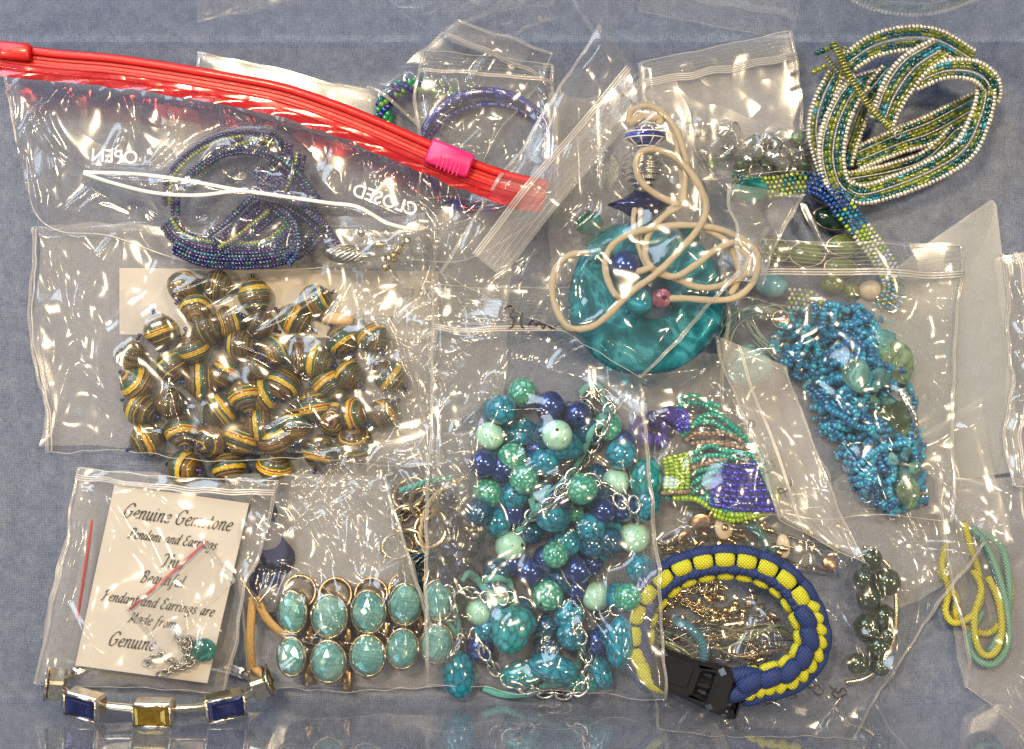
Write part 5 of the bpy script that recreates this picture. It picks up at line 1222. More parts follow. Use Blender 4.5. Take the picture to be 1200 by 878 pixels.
# ================================================================== 8. silver bangle with square stones
def stone_bangle():
    t = thing('stone_bangle', 'silver bangle set with navy and amber rectangular stones, leaning at the bottom left', 'bangle', 188, 800, 0)
    cx, cy_, rx, ry, rz, zc = 186, 803, 114, 28, 38, 40
    def pt(a, k=1.0): return (cx + rx * k * math.cos(a), cy_ + ry * k * math.sin(a), zc + rz * k * math.sin(a))
    P = WP([pt(a) for a in np.linspace(-.5, PI + .5, 60)]); mb = MB(); tube(mb, P, 5.0 * S, 12, flat=1.1); mb.build('band', M['champagne'], t)
    P = WP([pt(a) for a in np.linspace(PI + .5, 2 * PI - .5, 30)]); mb = MB(); tube(mb, P, 7 * S, 12, flat=.45); mb.build('back_band', M['silver'], t)
    for a, w, mtl, nm in ((PI / 2 + .80, 44, 'navy_gem', 'navy_stone'), (PI / 2 + .03, 44, 'amber_gem', 'amber_stone'), (PI / 2 - .74, 44, 'navy_gem', 'navy_stone'), (PI + .02, 30, 'amber_gem', 'amber_stone'), (-.02, 30, 'amber_gem', 'amber_stone')):
        p0 = np.array(W(*pt(a))); p1 = np.array(W(*pt(a + .04))); tan = (p1 - p0) / np.linalg.norm(p1 - p0); c0 = np.array(W(cx, cy_, zc)); out = p0 - c0; out /= np.linalg.norm(out)
        up = np.array([0, 0, 1.0]); out = out * .75 + up * .45; out -= tan * (out @ tan); out /= np.linalg.norm(out); sd = np.cross(out, tan)
        R = np.stack([tan, sd, out], 1); hh = 28
        mb = MB(); box(mb, p0 + out * 5 * S, (w * S, hh * S, 20 * S), R, .14); st = mb.build('setting', M['champagne'], t, smooth=False)
        # frame lip and stepped cut stone
        mb = MB(); ww, h2 = w / 2 - 3, hh / 2 - 3; lev = [(1, 14.8), (1, 16.4), (.80, 17.6), (.52, 16.2)]; v = []
        for k, z in lev: v += [c for c in [(-ww * k, -h2 * k, z), (ww * k, -h2 * k, z), (ww * k, h2 * k, z), (-ww * k, h2 * k, z)]]
        q = [[i * 4 + j, i * 4 + (j + 1) % 4, (i + 1) * 4 + (j + 1) % 4, (i + 1) * 4 + j] for i in range(3) for j in range(4)] + [[12, 13, 14, 15]]
        mb.add((np.array(v) * S) @ R.T + p0, q); mb.build(nm, M[mtl], t, smooth=False)
        mb = MB(); c4 = [(-w / 2 + 1.5, -hh / 2 + 1.5), (w / 2 - 1.5, -hh / 2 + 1.5), (w / 2 - 1.5, hh / 2 - 1.5), (-w / 2 + 1.5, hh / 2 - 1.5)]
        for i in range(4):
            a_, b_ = np.array([*c4[i], 16.2]), np.array([*c4[(i + 1) % 4], 16.2]); pp = np.array([a_ * (1 - f) + b_ * f for f in np.linspace(0, 1, 3)]) * S @ R.T + p0; tube(mb, pp, 1.5 * S, 6)
        mb.build('bezel', M['champagne'], t)
stone_bangle()

# ================================================================== 9. paracord bracelet
def paracord():
    t = thing('paracord_bracelet', 'braided blue and yellow paracord bracelet with a black side release buckle', 'bracelet', 865, 740, 20)
    ctr = [(772, 800, 46), (748, 766, 46), (752, 716, 48), (786, 676, 50), (834, 660, 50), (882, 663, 50), (922, 684, 50), (946, 722, 50), (950, 760, 50), (926, 790, 52), (890, 800, 54), (862, 808, 54)]
    p = smoothpath(ctr, 14); p = resample(p, 1.0); n = len(p); d = np.gradient(p, axis=0); d /= np.linalg.norm(d, axis=1)[:, None]; out = np.stack([d[:, 1], -d[:, 0], np.zeros(n)], 1)
    mid = np.array([860, 740, 0]); sg = np.sign(((p - mid) * out).sum(1)); out *= np.sign(np.sum(sg))
    s = np.arange(n) / n
    def P_at(f, off, dz):
        i = min(n - 1, max(0, f)); i0 = int(i); return p[i0] + out[i0] * off + np.array([0, 0, dz])
    def lobe(f0, f1, o0, o1, z, r, m, bul=3.5, fl=.8, nm='cord_lobe'):
        pts = []; k_ = 9
        for k in range(k_):
            u = k / (k_ - 1); q = P_at(f0 + (f1 - f0) * u, o0 + (o1 - o0) * u, z + bul * math.sin(PI * u)); pts.append(q)
        mb = MB(); rr = np.array([.70, .93, 1, 1.02, 1.02, 1.02, 1, .93, .70]) * r * S; tube(mb, WP(pts), rr, 10, flat=fl); mb.build(nm, M[m], t, hm=True)
    step = 25.0; N = int(n / step)
    core = MB(); tube(core, WP([P_at(i, -4, -6) for i in range(0, n, 8)]), 13 * S, 12, flat=.6); core.build('core', M['para_blue'], t)
    for k in range(N + 1):
        f = k * step; u = f / n   # 0 left end .. 1 right end at buckle
        side = max(0.0, min(1.0, (u - .55) / .2))            # the band rolls from edge-on (top) to face-on (right, bottom)
        if f + step > n: break
        lobe(f - 2, f + step + 2, 14 + 3 * side, 14 + 3 * side, 1 - 5 * side, 6.8, 'para_blue', 4)
        if side < .5:
            lobe(f + 2, f + step - 2, 3, 3, 7, 8.6, 'para_yellow', 1.2, .6)
            for q in (-10, 0, 10): lobe(f + 6 + q, f + 18 + q, -11, -4, 4, 5.2, 'para_blue', 2.5)
            lobe(f + 3, f + step - 2, -16, -16, -5, 5.0, 'para_yellow', 3)
        else:
            for q in (0, 1): lobe(f + q * 12.5 - 1, f + 9 + q * 12.5, 5, 14, 3, 6.8, 'para_yellow', 2)
            lobe(f - 2, f + step + 2, -6, 1, 9, 10, 'para_blue', 3, .6)
            lobe(f + 1, f + step - 2, -16, -14, 1, 6.2, 'para_yellow', 2.5)
    # loops into the buckle
    for dz, oo in ((0, 10), (2, -8)):
        mb = MB(); tube(mb, WP(smoothpath([(893, 796 + oo * .2, 58), (876, 798 + oo, 60), (862, 802 + oo * 1.2, 58), (852, 806 + oo, 52)], 8)), 9 * S, 10, flat=.8); mb.build('end_loop', M['para_blue'], t)
    mb = MB(); tube(mb, WP(smoothpath([(752, 778, 54), (756, 792, 56), (766, 802, 54), (778, 806, 50)], 8)), 8 * S, 10, flat=.8); mb.build('end_loop', M['para_yellow'], t)
    ang = -.36; Rb = Matrix.Rotation(ang, 3, 'Z')
    def bb(u, v, z, lx, ly, lz, nm, par=t, bev=.22, turn=0.0):
        x = 812 + u * math.cos(-ang) - v * math.sin(-ang); y = 796 + u * math.sin(-ang) + v * math.cos(-ang)
        mb = MB(); box(mb, W(x, y, z), (lx * S, ly * S, lz * S), Matrix.Rotation(ang + turn, 3, 'Z'), bev); return mb.build(nm, M['black'], par, smooth=False)
    bb(-22, 0, 50, 58, 46, 26, 'buckle_body'); bb(-24, 0, 63.5, 40, 26, 4, 'body_panel', bev=.3)
    for sg_ in (-1, 1): bb(10, 19 * sg_, 50, 40, 12, 22, 'side_prong', bev=.35, turn=-.12 * sg_)
    bb(8, 0, 51, 34, 14, 20, 'centre_guide', bev=.3); bb(34, 0, 52, 24, 52, 28, 'buckle_frame', bev=.2); bb(50, 22, 50, 16, 12, 24, 'frame_ear', bev=.3); bb(50, -22, 50, 16, 12, 24, 'frame_ear', bev=.3); bb(58, 0, 46, 8, 52, 16, 'strap_bar', bev=.35); bb(-54, 0, 46, 12, 40, 18, 'strap_bar', bev=.35)
paracord()

# ================================================================== 10. centre bag of round turquoise beads
def center():
    C = [(507, 338), (742, 336), (776, 812), (500, 800)]
    t0 = thing('dark_bead_string', 'string of dark grey faceted beads at the left inside edge of the centre bag', 'necklace', 535, 650, 2)
    me = lath('dark_bead', sphere_prof(9), 'navy_glass', 8, False); 
    for k in range(26): bead(t0, me, random.gauss(543, 14), 590 + k * 4 + random.gauss(0, 6), 9, name='bead', cap=28)
    bl = lath('bronze_bead', sphere_prof(6), 'oldsilver', 8, False)
    for k in range(22): bead(t0, bl, random.gauss(548, 10), random.gauss(612, 16), 6, name='small_bead', cap=34)
    r, close = bag('clear zip bag packed with round turquoise beads, marker writing under its lip', C, 4, mb_='back_clear', seed=51, nf=40, amp=.9, mf='film_c', crum=24, bow=3, zmax=120)
    t = thing('bead_necklace', 'chunky necklace of round green, teal and navy beads with silver chain and turquoise suede', 'necklace', 640, 640, 4)
    g = lath('green_bead', sphere_prof(17.5), 'b_green', 26); te = lath('teal_bead', sphere_prof(17.5), 'b_teal', 26); nv = lath('navy_bead', sphere_prof(17), 'navy_metal', 26); li = lath('speckled_bead', sphere_prof(17.5), 'b_light', 26); bl = lath('deep_teal_bead', sphere_prof(17), 'b_blue', 26)
    sl = lath('slab_bead', [(r_ * 1.0, z_ * .62) for r_, z_ in sphere_prof(27, 27, 14, .01)], 'slab', 26); s2 = lath('veined_slab_bead', [(r_, z_ * .62) for r_, z_ in sphere_prof(27, 27, 14, .01)], 'b_teal', 26)
    low = [(bl, 585, 590), (nv, 676, 690), (bl, 640, 760), (te, 705, 640), (bl, 622, 622), (nv, 690, 660), (bl, 592, 563), (te, 715, 621), (nv, 600, 660), (bl, 668, 745), (te, 646, 782), (bl, 616, 800), (nv, 645, 480), (bl, 655, 640), (te, 575, 540), (bl, 700, 560), (te, 630, 575), (bl, 690, 760), (te, 725, 700), (nv, 720, 590), (bl, 560, 600), (nv, 575, 690)]
    rl = random.Random(8); low += [(rl.choice([bl, bl, te, nv, te]), rl.uniform(572, 748), rl.uniform(475, 790)) for _ in range(46)]
    for m_, x, y in low: bead(t, m_, x, y, 16, sink=.45, cap=30)
    hi = [(te, 588, 480, 1), (nv, 645, 475, 1), (nv, 677, 486, .95), (g, 612, 460, 1), (g, 712, 500, 1), (te, 612, 507, 1), (li, 574, 511, .95), (g, 600, 536, 1), (te, 639, 541, 1), (li, 653, 510, 1.0), (nv, 566, 543, 1), (g, 614, 562, 1), (g, 571, 578, 1.05), (te, 728, 532, 1.05), (g, 682, 573, 1.05), (li, 722, 565, .95), (nv, 655, 585, .75), (g, 673, 601, .85), (te, 582, 612, 1.0), (te, 645, 606, .95), (li, 598, 640, 1.05), (li, 743, 630, 1.05), (te, 751, 667, 1.0), (g, 651, 650, .9), (nv, 621, 670, 1), (nv, 676, 668, 1), (g, 642, 698, 1.05), (li, 699, 699, 1.0), (g, 735, 700, .95), (li, 563, 716, 1.0), (te, 667, 722, 1.05), (nv, 563, 760, .95), (nv, 707, 598, .9), (te, 692, 618, 1.0)]
    rs = random.Random(4)
    for m_, x, y, k in hi:
        o, z = bead(t, m_, x, y, 17.5 * k, sink=.3, cap=44, scale=(k, k, k))
    for m_, x, y, sx, sy, a in ((sl, 600, 738, .82, 1.05, .3), (s2, 537, 790, .74, 1.05, -.1), (s2, 727, 752, .62, 1.15, .1), (sl, 757, 562, .7, .95, .1), (s2, 648, 783, 1.1, .62, .25), (sl, 612, 790, 1.0, .6, -.2), (s2, 703, 786, .55, .9, -.3), (s2, 757, 590, .6, .8, .2), (sl, 680, 800, .8, .5, .2)):
        z = top(x, y, 12, 38) + 12; link('slab_bead', m_, t, W(x, y, z), (0, 0, -a), (sx, sy, .95)); hm_disc(T(x, y, z), 18, z + 14)
    cap_ = ring_link_mesh('chain_link', 6.6, 1.9, 'silver', 14, 7, 1.5); ch2 = ring_link_mesh('jump_ring', 5.5, 1.4, 'silver', 12, 6, 1)
    for L in ([(700, 462), (715, 475), (706, 500), (690, 530), (672, 555), (655, 580), (636, 598), (618, 606), (606, 622)],
              [(712, 470), (700, 452), (686, 460), (690, 478), (700, 490)], [(525, 688), (545, 692), (560, 698), (578, 700), (600, 700), (615, 708), (630, 712)], [(525, 690), (528, 710), (532, 735), (545, 752)],
              [(556, 740), (570, 770), (590, 795), (620, 808), (650, 812), (675, 812), (690, 795), (688, 770), (680, 745), (675, 730)], [(590, 705), (585, 690), (570, 680)], [(690, 560), (720, 580), (735, 600)], [(742, 585), (745, 610)], [(700, 720), (720, 715), (740, 715)]):
        chain(t, cap_, L, 11, 2, 'chain_link', 66)
    def sued(L, r_=4.0):
        q = [(x, y, top(x, y, 4, 64) + 3) for x, y in smoothpath(L, 6)]; q = np.array(q); q[:, 2] = np.convolve(np.pad(q[:, 2], 2, 'edge'), np.ones(5) / 5, 'valid'); mb = MB(); tube(mb, WP(q), r_ * S, 8, flat=.45); mb.build('suede_cord', M['suede'], t); hm_pts(WP(q) + [0, 0, 2 * S])
    sued([(680, 462), (690, 452), (704, 454), (706, 470), (712, 478), (708, 492), (694, 505), (686, 524), (675, 546), (660, 566), (640, 580), (622, 584)]); sued([(622, 584), (628, 600), (632, 592), (618, 612), (604, 625)])
    sued([(540, 680), (548, 672), (560, 680), (572, 694), (590, 706), (598, 695), (594, 680), (575, 678), (566, 684)], 4.6); sued([(520, 718), (524, 730), (534, 742), (536, 728), (526, 712)], 4.4); sued([(597, 700), (602, 712), (608, 716)], 4.4)
    sued([(566, 806), (590, 814), (620, 812), (640, 802), (662, 800), (672, 790), (680, 775), (682, 755)], 4.6); sued([(560, 790), (548, 800), (530, 806)], 3)
    G = close(folds=[(612, 660, 690, 610, 5, 10), (640, 640, 690, 600, 3, 8), (640, 630, 615, 665, 4, 6), (672, 605, 680, 650, 3, 11), (680, 650, 700, 690, 3, 11), (690, 610, 715, 650, 3, 10), (700, 630, 705, 685, 3, 9), (585, 480, 640, 478, 4, 8), (725, 540, 745, 590, 3, 12), (735, 540, 748, 620, 3, 10), (620, 745, 680, 700, 3, 9), (628, 750, 700, 720, 3, 6), (595, 800, 612, 782, 3, 8), (640, 780, 665, 815, 3, 8), (528, 770, 548, 735, 3, 9), (520, 420, 640, 400, 6, 8, .2), (540, 470, 505, 560, 5, 8, .1), (520, 480, 560, 500, 4, 8), (510, 520, 560, 560, 4, 7), (570, 400, 700, 388, 7, 7, .1), (580, 440, 600, 400, 5, 5), (530, 420, 520, 470, 5, 8), (560, 450, 590, 480, 4, 7), (515, 600, 540, 660, 4, 8), (540, 580, 530, 640, 3, 7), (515, 680, 522, 780, 4, 5), (700, 730, 690, 800, 3, 7), (740, 640, 760, 700, 3, 8)])
    zipstrip(r, G, .11, 7, 3, 2.6); seam(r, G, 'T', .6)
    Gz = G[..., 2] / S; Gf = HC / (HC - Gz); Ax = CX + G[..., 0] / S * Gf; Ay = CY - G[..., 1] / S * Gf
    def zf(a, b):        # height of the film itself where the pen ran over it
        d = (Ax - a) ** 2 + (Ay - b) ** 2; return float(Gz[d < 30].max()) + 1.2 if (d < 30).any() else 30.0
    mb = MB()
    for st, adv in (([(0, 1.5), (.4, 1.75), (.8, 1.5), (.5, 1.0), (.85, .7), (.7, .1), (.2, -.1)], 0), ([(1.5, 1.3), (1.4, .8), (1.45, .2), (1.7, .05)], 0), ([(2.0, .2), (2.3, .7), (2.5, .2)], 0), ([(2.6, .2), (2.9, .6), (3.2, .1), (3.5, .5), (3.9, .1), (4.3, .4)], 0), ([(2.5, .45), (3.4, .35), (4.2, .1)], 0), ([(4.4, .5), (5.0, .0)], 0)):
        loft_marks(mb, [st], (590, 384), .05, 14.5, 2.3, zf)
    mb.build('marker_writing', M['marker'], r, hm=False)
center()

# loose crumpled film pieces in the middle
r, close = bag('crumpled clear film bunched between the striped bead bag and the centre bag', [(410, 292), (560, 250), (566, 410), (440, 590)], 10, seed=61, nf=56, amp=1.5, mf='film_c', back=False, crum=15, edge=24); close(False)
r, close = bag('crumpled clear bag corner above the silver chain', [(360, 520), (560, 500), (560, 600), (420, 596)], 10, seed=62, nf=40, amp=1.3, mf='film_c', back=False, crum=14, edge=24); close(False)

# ================================================================== 11. glass donut necklace in its diagonal bag
def donut_bag():
    g = thing('teal_glass_pieces', 'dark teal glass pieces behind the upper edge of the round glass pendant', 'glass', 720, 280, 10)
    me = lath('glass_chunk', [(.3, -8), (16, -8), (20, 0), (16, 8), (.3, 8)], 'dark_teal_glass', 7, False)
    for x, y, a, sx in ((712, 282, .5, 1.4), (690, 262, 0, .9), (800, 285, .8, 1.4), (878, 224, .2, 1.3)): link('chunk', me, g, W(x, y, 34), (.2, .1, a), (sx, .8, 1)); hm_disc(T(x, y, 34), 18, 40)
    C = [(702, 30), (898, 272), (748, 446), (520, 318)]
    r, close = bag('diagonal clear zip bag holding the round teal glass pendant on a cream cord', C, 10, mb_='back_clear', seed=71, nf=14, amp=.65, mf='film', crum=34, bow=2, zmax=125, edge=18)
    t = thing('glass_pendant_necklace', 'round teal swirled glass pendant on a looped cream cord with blue beads', 'necklace', 757, 350, 30)
    Z = 62
    # donut: outer radius 93, centre hole off the middle
    mb = MB(); n = 72; m = 28; hx, hy = 0, 0; vv = []
    c0 = (757, 350); hole = (766, 352)
    prof = [(0, 0)]
    rings = [(f, th) for f, th in zip(np.linspace(0, 1, 15), [1.5, 5, 7, 8.5, 9.5, 10, 10.5, 11, 11.2, 11.2, 11, 10.5, 9, 6, 0])]
    def ringpts(f, z):
        o = []
        for k in range(n):
            a = k * 2 * PI / n; ro = 92 * (1 + .012 * math.sin(3 * a + 1) + .008 * math.sin(7 * a)); ri = 22
            hxx = hole[0] * (1 - f) + c0[0] * f; hyy = hole[1] * (1 - f) + c0[1] * f; rr = ri + (ro - ri) * f; o.append(Mt(T(hxx + rr * math.cos(a), hyy + rr * math.sin(a) * .98, z)))
        return o
    rows = [ringpts(f, Z + th) for f, th in rings] + [ringpts(f, Z - th) for f, th in rings[::-1][1:]]
    k_ = len(rows); vv = np.array(rows).reshape(-1, 3)
    q = [[i * n + j, i * n + (j + 1) % n, ((i + 1) % k_) * n + (j + 1) % n, ((i + 1) % k_) * n + j] for i in range(k_) for j in range(n)]
    mb.add(vv, [x[::-1] for x in q]); mb.build('glass_disc', M['donut'], t)
    hm_disc(T(757, 350, Z), 90, Z + 12)
    zc = Z + 16
    bead(t, lath('blue_glass_bead', sphere_prof(16), 'blue_glass', 22), 749, 354, 16, z=zc + 4); bead(t, lath('pink_tube_bead', [(3, -17), (9, -16), (11, -8), (11, 8), (9, 16), (3, 17)], 'pink_glass', 20), 773, 350, 10, z=zc + 4, rot=(0, .2, 0), name='pink_bead')
    bead(t, lath('iridescent_bead', sphere_prof(18), 'navy_metal', 20), 732, 312, 18, z=zc + 4, name='iridescent_bead'); bead(t, lath('aqua_tube', [(4, -11), (9, -11), (10, 0), (9, 11), (4, 11)], 'aqua_glass', 18), 700, 296, 10, z=zc, rot=(0, PI / 2, 0), name='aqua_bead')
    # top: white lined cobalt bead, silver ribbed bead, dark blue disc
    v2 = lath('cobalt_bead', [(5, -13), (11, -12), (23, -2.5), (24, 0), (23, 2.5), (11, 12), (5, 13)], 'bangle_blue', 28); z0 = 54
    RT = (PI / 2, 0, 0)
    cb = link('cobalt_bead', v2, t, W(756, 160, z0), RT, (1, 1, .8))
    for zz, rr in ((3.2, 23.2), (-3.2, 23.2), (12, 11.5), (-12, 11.5)):
        P = np.array([[rr * math.cos(a), zz, rr * .8 * math.sin(a)] for a in np.linspace(0, 2 * PI, 40, endpoint=False)]) * [1, 1, 1.25] * S + np.array(W(756, 160, z0)); mb = MB(); tube(mb, P, .7 * S, 5, closed=True); mb.build('white_line', M['white_print'], t, hm=False)
    for k in range(10):
        a = k * 2 * PI / 10
        for s_ in (-1, 1): P = np.array([[rr * math.cos(a), s_ * zz, rr * math.sin(a)] for rr, zz in ((23.2, 3.2), (17.4, 7.6), (11.5, 12))]) * S + np.array(W(756, 160, z0)); mb = MB(); tube(mb, P, .7 * S, 5); mb.build('white_line', M['white_print'], t, hm=False)
    v3 = []; 
    for k in range(41):
        f = k / 40; zz = -20 + 40 * f; rr = 24 * math.sqrt(max(.12, 1 - (zz / 22) ** 2)) + 1.8 * math.sin(f * 2 * PI * 6.5); v3.append((rr, zz))
    link('silver_ribbed_bead', lath('silver_ribbed_bead', v3, 'silver', 30), t, W(754, 199, z0), RT); hm_disc(T(754, 199, z0), 24, z0 + 22); hm_disc(T(756, 160, z0), 20, z0 + 18)
    link('dark_blue_disc', lath('blue_disc', [(4, -20), (10, -16), (22, -7), (38, -1), (39, 1), (22, 8), (10, 16), (4, 20)], 'navy_gem', 26), t, W(752, 240, z0), RT, (1, .55, 1)); hm_disc(T(752, 240, z0), 30, z0 + 16)
    link('silver_collar', lath('collar', [(7, -4), (9, 0), (7, 4)], 'oldsilver', 16), t, W(753, 222, z0), RT)
    hz = Z + 24
    def cord(L, r_=3.7, nm='cream_cord'):
        q = smoothpath(L, 8); mb = MB(); P = resample(WP(q), 2 * S); tube(mb, P, r_ * S * (1 + .05 * np.sin(np.arange(len(P)) * .33) + .04 * np.sin(np.arange(len(P)) * .9 + 1)), 10, flat=.9); mb.build(nm, M['cord_cream'], t)
        hm_pts(P + [0, 0, 3 * S])
    cord([(737, 145, hz - 16), (740, 130, hz - 14), (760, 124, hz - 10), (780, 136, hz - 8), (794, 156, hz - 4), (804, 190, hz), (802, 220, hz), (798, 240, hz + 2), (780, 252, hz + 2), (766, 266, hz + 4), (758, 280, hz + 4), (756, 300, hz + 4), (764, 315, hz + 4)])
    cord([(737, 145, hz - 16), (746, 140, hz - 14), (754, 136, hz - 12), (764, 138, hz - 12), (774, 138, hz - 12), (772, 146, hz - 14)], 4.8)
    cord([(780, 136, hz - 12), (792, 160, hz - 8), (796, 190, hz - 6), (800, 216, hz - 6), (796, 236, hz - 6)])
    cord([(796, 240, hz + 4), (772, 230, hz + 8), (752, 214, hz + 14), (745, 194, hz + 18), (752, 178, hz + 16), (772, 176, hz + 12), (796, 188, hz + 10), (816, 212, hz + 10), (827, 238, hz + 10), (822, 262, hz + 10), (800, 290, hz + 12), (770, 320, hz + 14), (740, 342, hz + 14), (712, 370, hz + 12), (690, 384, hz + 10), (664, 382, hz + 4), (648, 350, hz), (650, 318, hz), (666, 300, hz + 2), (690, 296, hz + 2)])
    cord([(766, 312, hz + 6), (748, 318, hz + 6), (734, 314, hz - 4)]); cord([(744, 354, hz - 6), (722, 346, hz + 6), (710, 320, hz + 8), (712, 296, hz + 8), (730, 278, hz + 8), (762, 268, hz + 8), (800, 264, hz + 8), (840, 268, hz + 6), (872, 282, hz + 6), (888, 300, hz + 8), (884, 328, hz + 8), (864, 348, hz + 8), (836, 352, hz + 8), (806, 350, hz + 8), (784, 350, hz + 8)])
    cord([(764, 315, hz + 4), (790, 326, hz + 2), (820, 337, hz + 2), (848, 334, hz + 2), (872, 322, hz + 4), (878, 305, hz + 4), (866, 290, hz + 2)]); cord([(770, 320, hz + 8), (792, 324, hz + 10), (816, 310, hz + 12), (840, 292, hz + 12), (864, 284, hz + 10), (880, 292, hz + 2)]); cord([(826, 268, hz + 2), (850, 282, hz + 2), (862, 304, hz + 2), (866, 325, hz), (856, 346, hz + 2)])
    cord([(746, 238, hz - 26), (742, 258, hz - 8), (746, 280, hz - 2), (752, 300, hz), (758, 312, hz + 2)], 3); cord([(752, 238, hz - 26), (750, 258, hz - 8), (752, 285, hz - 4), (758, 305, hz)], 3)
    G = close(zmax=112, folds=[(745, 70, 700, 170, 4, 5), (690, 110, 640, 250, 6, 9, .05), (700, 140, 645, 245, 3, 8), (735, 120, 640, 250, 3, 6), (660, 280, 700, 235, 4, 9), (560, 330, 620, 270, 5, 9), (600, 340, 660, 300, 4, 8), (610, 270, 570, 320, 4, 7), (655, 380, 710, 420, 4, 9), (700, 400, 760, 435, 5, 10), (650, 385, 690, 412, 5, 10), (810, 400, 770, 440, 4, 8), (830, 360, 780, 430, 5, 6), (770, 130, 850, 250, 4, 6), (800, 160, 860, 250, 3, 6), (750, 60, 756, 130, 3, 6), (758, 60, 764, 130, 3, 4), (820, 190, 850, 240, 3, 6)])
    # zip runs from the upper right edge down to the lower left
    nv, nu = G.shape[:2]; a0 = T(741, 68, 70); b0 = T(556, 298, 70); zs = []; HB = blur(dil(HM, 4), 3, 2)
    for f in np.linspace(0, 1, 60):
        x, y = a0[0] * (1 - f) + b0[0] * f, a0[1] * (1 - f) + b0[1] * f; zs.append(samp(HB, np.array([x]), np.array([y]))[0])
    zs = np.convolve(np.pad(zs, 6, 'edge'), np.ones(13) / 13, 'valid') + 4
    dx, dy = (b0[0] - a0[0]), (b0[1] - a0[1]); L_ = math.hypot(dx, dy); nx, ny = dy / L_, -dx / L_; mb = MB(); vv = []
    for o_ in (0, 8, 16, 24, 32, 40):
        for f, z in zip(np.linspace(0, 1, 60), zs): ff = min(1, max(0, f + (.10 * o_ / 40 if f < .1 else 0))); vv.append(Mt([a0[0] + dx * ff + nx * o_, a0[1] + dy * ff + ny * o_, z - .6 + .8 * math.sin(f * 14 + o_)]))
    mb.add(np.array(vv), [[q * 60 + k, q * 60 + k + 1, (q + 1) * 60 + k + 1, (q + 1) * 60 + k] for q in range(5) for k in range(59)]); mb.build('lip_band', M['lip'], r, hm=False)
    for nm, mtl, offs, rr in (('zip_strip', 'zip', (-2.8, 0, 2.8), 1.3), ('lip_ribs', 'lip', (-12, -18, -24, -30, -36), .5)):
        mb = MB(); dx, dy = (b0[0] - a0[0]), (b0[1] - a0[1]); L = math.hypot(dx, dy); nx, ny = dy / L, -dx / L
        for o_ in offs:
            P = Mt(np.array([[a0[0] + dx * f - nx * o_, a0[1] + dy * f - ny * o_, z] for f, z in zip(np.linspace(0, 1, 60), zs)])); P[:, 2] += 0; tube(mb, P, rr * S, 6)
        mb.build(nm, M[mtl], r, hm=False)
donut_bag()
r, close = bag('small cloudy corner of a bag pointing right beside the cream cord loops', [(852, 216), (942, 228), (884, 338), (858, 330)], 30, seed=72, nf=6, amp=.7, mf='film_milky', back=False, crum=22, bow=1, edge=6); close()

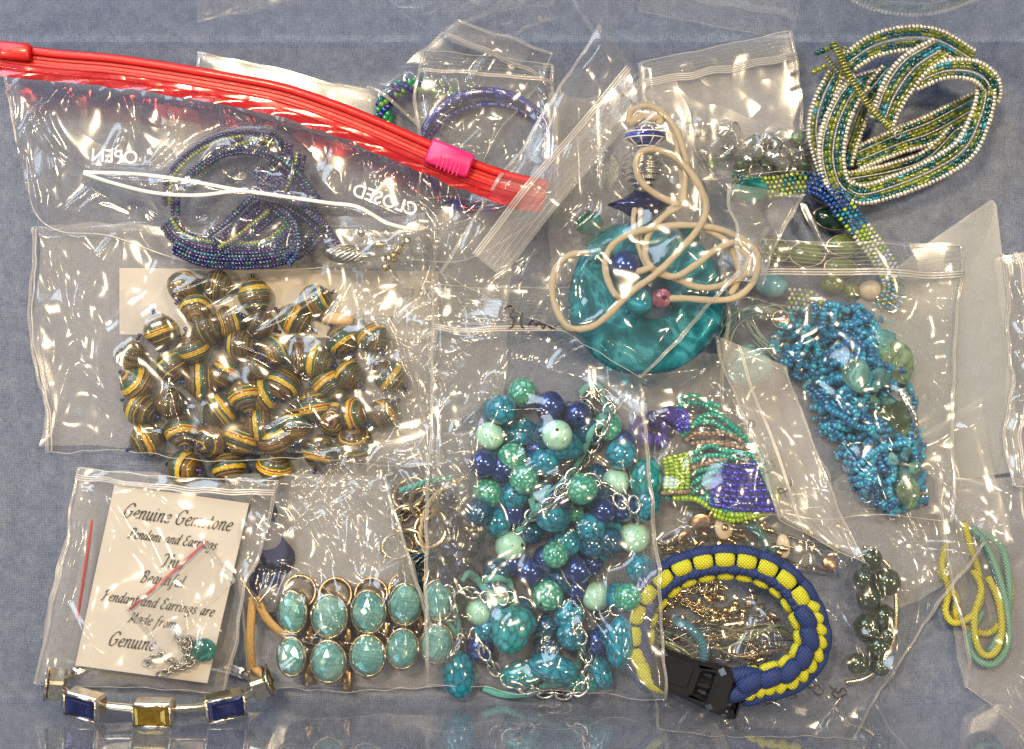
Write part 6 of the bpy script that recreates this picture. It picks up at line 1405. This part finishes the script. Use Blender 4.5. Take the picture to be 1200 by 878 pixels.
# ================================================================== 12. green beaded cuff
def cuff():
    t = thing('beaded_cuff', 'open woven cuff of green and teal beads edged with silver balls', 'bracelet', 1060, 140, 0)
    GR = [DTEAL, (.003, .055, .05), DTEAL, (.14, .17, .015), (.20, .25, .02), OLIVE, DTEAL, (.12, .16, .01)]
    ribs = [ # points (x,y,z), width, number of strands
        ([(1154, 116, 22), (1136, 127, 14), (1092, 151, 12), (1053, 165, 14), (1004, 186, 22)], 28, 9),
        ([(1121, 154, 16), (1087, 188, 12), (1045, 203, 14), (992, 212, 26)], 20, 6),
        ([(1040, 83, 44), (1013, 120, 30), (995, 167, 26), (990, 192, 28)], 18, 6),
        ([(992, 104, 30), (1020, 96, 26), (1044, 90, 22)], 20, 5),
        ([(979, 88, 44), (964, 122, 40), (959, 160, 34), (970, 206, 30)], 20, 6),
        ([(1008, 96, 48), (993, 116, 50), (979, 148, 50), (974, 182, 46), (980, 212, 40), (992, 226, 34)], 26, 8),
        ([(1152, 96, 50), (1155, 112, 54), (1148, 140, 54), (1131, 174, 46), (1098, 197, 40), (1054, 216, 38), (1012, 228, 36), (992, 220, 34)], 22, 7),
        ([(996, 72, 50), (1024, 54, 56), (1062, 45, 60), (1100, 48, 58), (1136, 68, 50)], 24, 7),
        ([(1100, 58, 66), (1070, 78, 64), (1048, 108, 58), (1034, 142, 52)], 30, 8),
        ([(1072, 96, 58), (1106, 82, 66), (1138, 82, 66), (1158, 94, 60), (1162, 112, 46), (1152, 120, 30)], 20, 6)]
    for pts, w, n in ribs:
        p = smoothpath(pts, 10); d = np.gradient(p, axis=0); d /= np.linalg.norm(d[:, :2], axis=1)[:, None]; nn = np.stack([-d[:, 1], d[:, 0], np.zeros(len(p))], 1)
        wid = w * (1 - .12 * np.cos(np.linspace(0, 2 * PI, len(p))))
        for k in range(n):
            o_ = (k / (n - 1) - .5); q = p + nn * (o_ * wid)[:, None]; q[:, 2] += 2.0 * math.cos(o_ * PI); mb = MB()
            if k in (0, n - 1): strand(mb, q, 3.0, 1.45, pal((.80, .76, .66), (.74, .68, .56)), jit=.08); mb.build('silver_edge', M['tint_metal'], t)
            elif k % 3 == 0: strand(mb, q, 1.2, 1.7, pal(SILVER_LINE)); mb.build('silver_thread', M['tint_metal'], t)
            else: strand(mb, q, 2.2, 1.25, runs(GR + ([(.02, .25, .40)] if random.random() < .5 else []), 1, 3), long=2.8, jit=.03); mb.build('green_strand', M['tint'], t)
    # coil clasp with two dangles and an end ring
    def coil(L, rad, wr, nm='coil'):
        P = resample(WP(smoothpath(L, 8)), .55 * S); tn, sd, nr = frames(P); a = np.arange(len(P)) * .95; mb = MB(); tube(mb, P + (sd * np.cos(a)[:, None] + nr * np.sin(a)[:, None]) * rad * S, wr * S, 5, c=(.34, .34, .08)); mb.build(nm, M['tint_metal'], t)
    coil([(976, 50, 74), (984, 66, 74), (993, 84, 74), (1006, 106, 74), (1022, 128, 72), (1046, 152, 68)], 3.6, 1.1); coil([(990, 56, 66), (986, 76, 68), (996, 92, 70)], 3.2, 1.0)
    coil([(968, 66, 60), (978, 80, 62), (988, 90, 64)], 2.4, .9)
    me = ring_link_mesh('ring', 4.2, 1.3, 'oldsilver', 18, 8, 1); link('end_ring', me, t, W(1052, 158, 70), (.3, .2, 0))
    for L, c in (([(958, 62, 56), (966, 59, 56), (975, 55, 58)], DTEAL), ([(954, 84, 50), (960, 81, 50), (966, 78, 52)], OLIVE)):
        mb = MB(); strand(mb, L, 3.2, 1.3, pal(c, c, OLIVE), long=1.6); mb.build('dangle', M['tint'], t)
cuff()
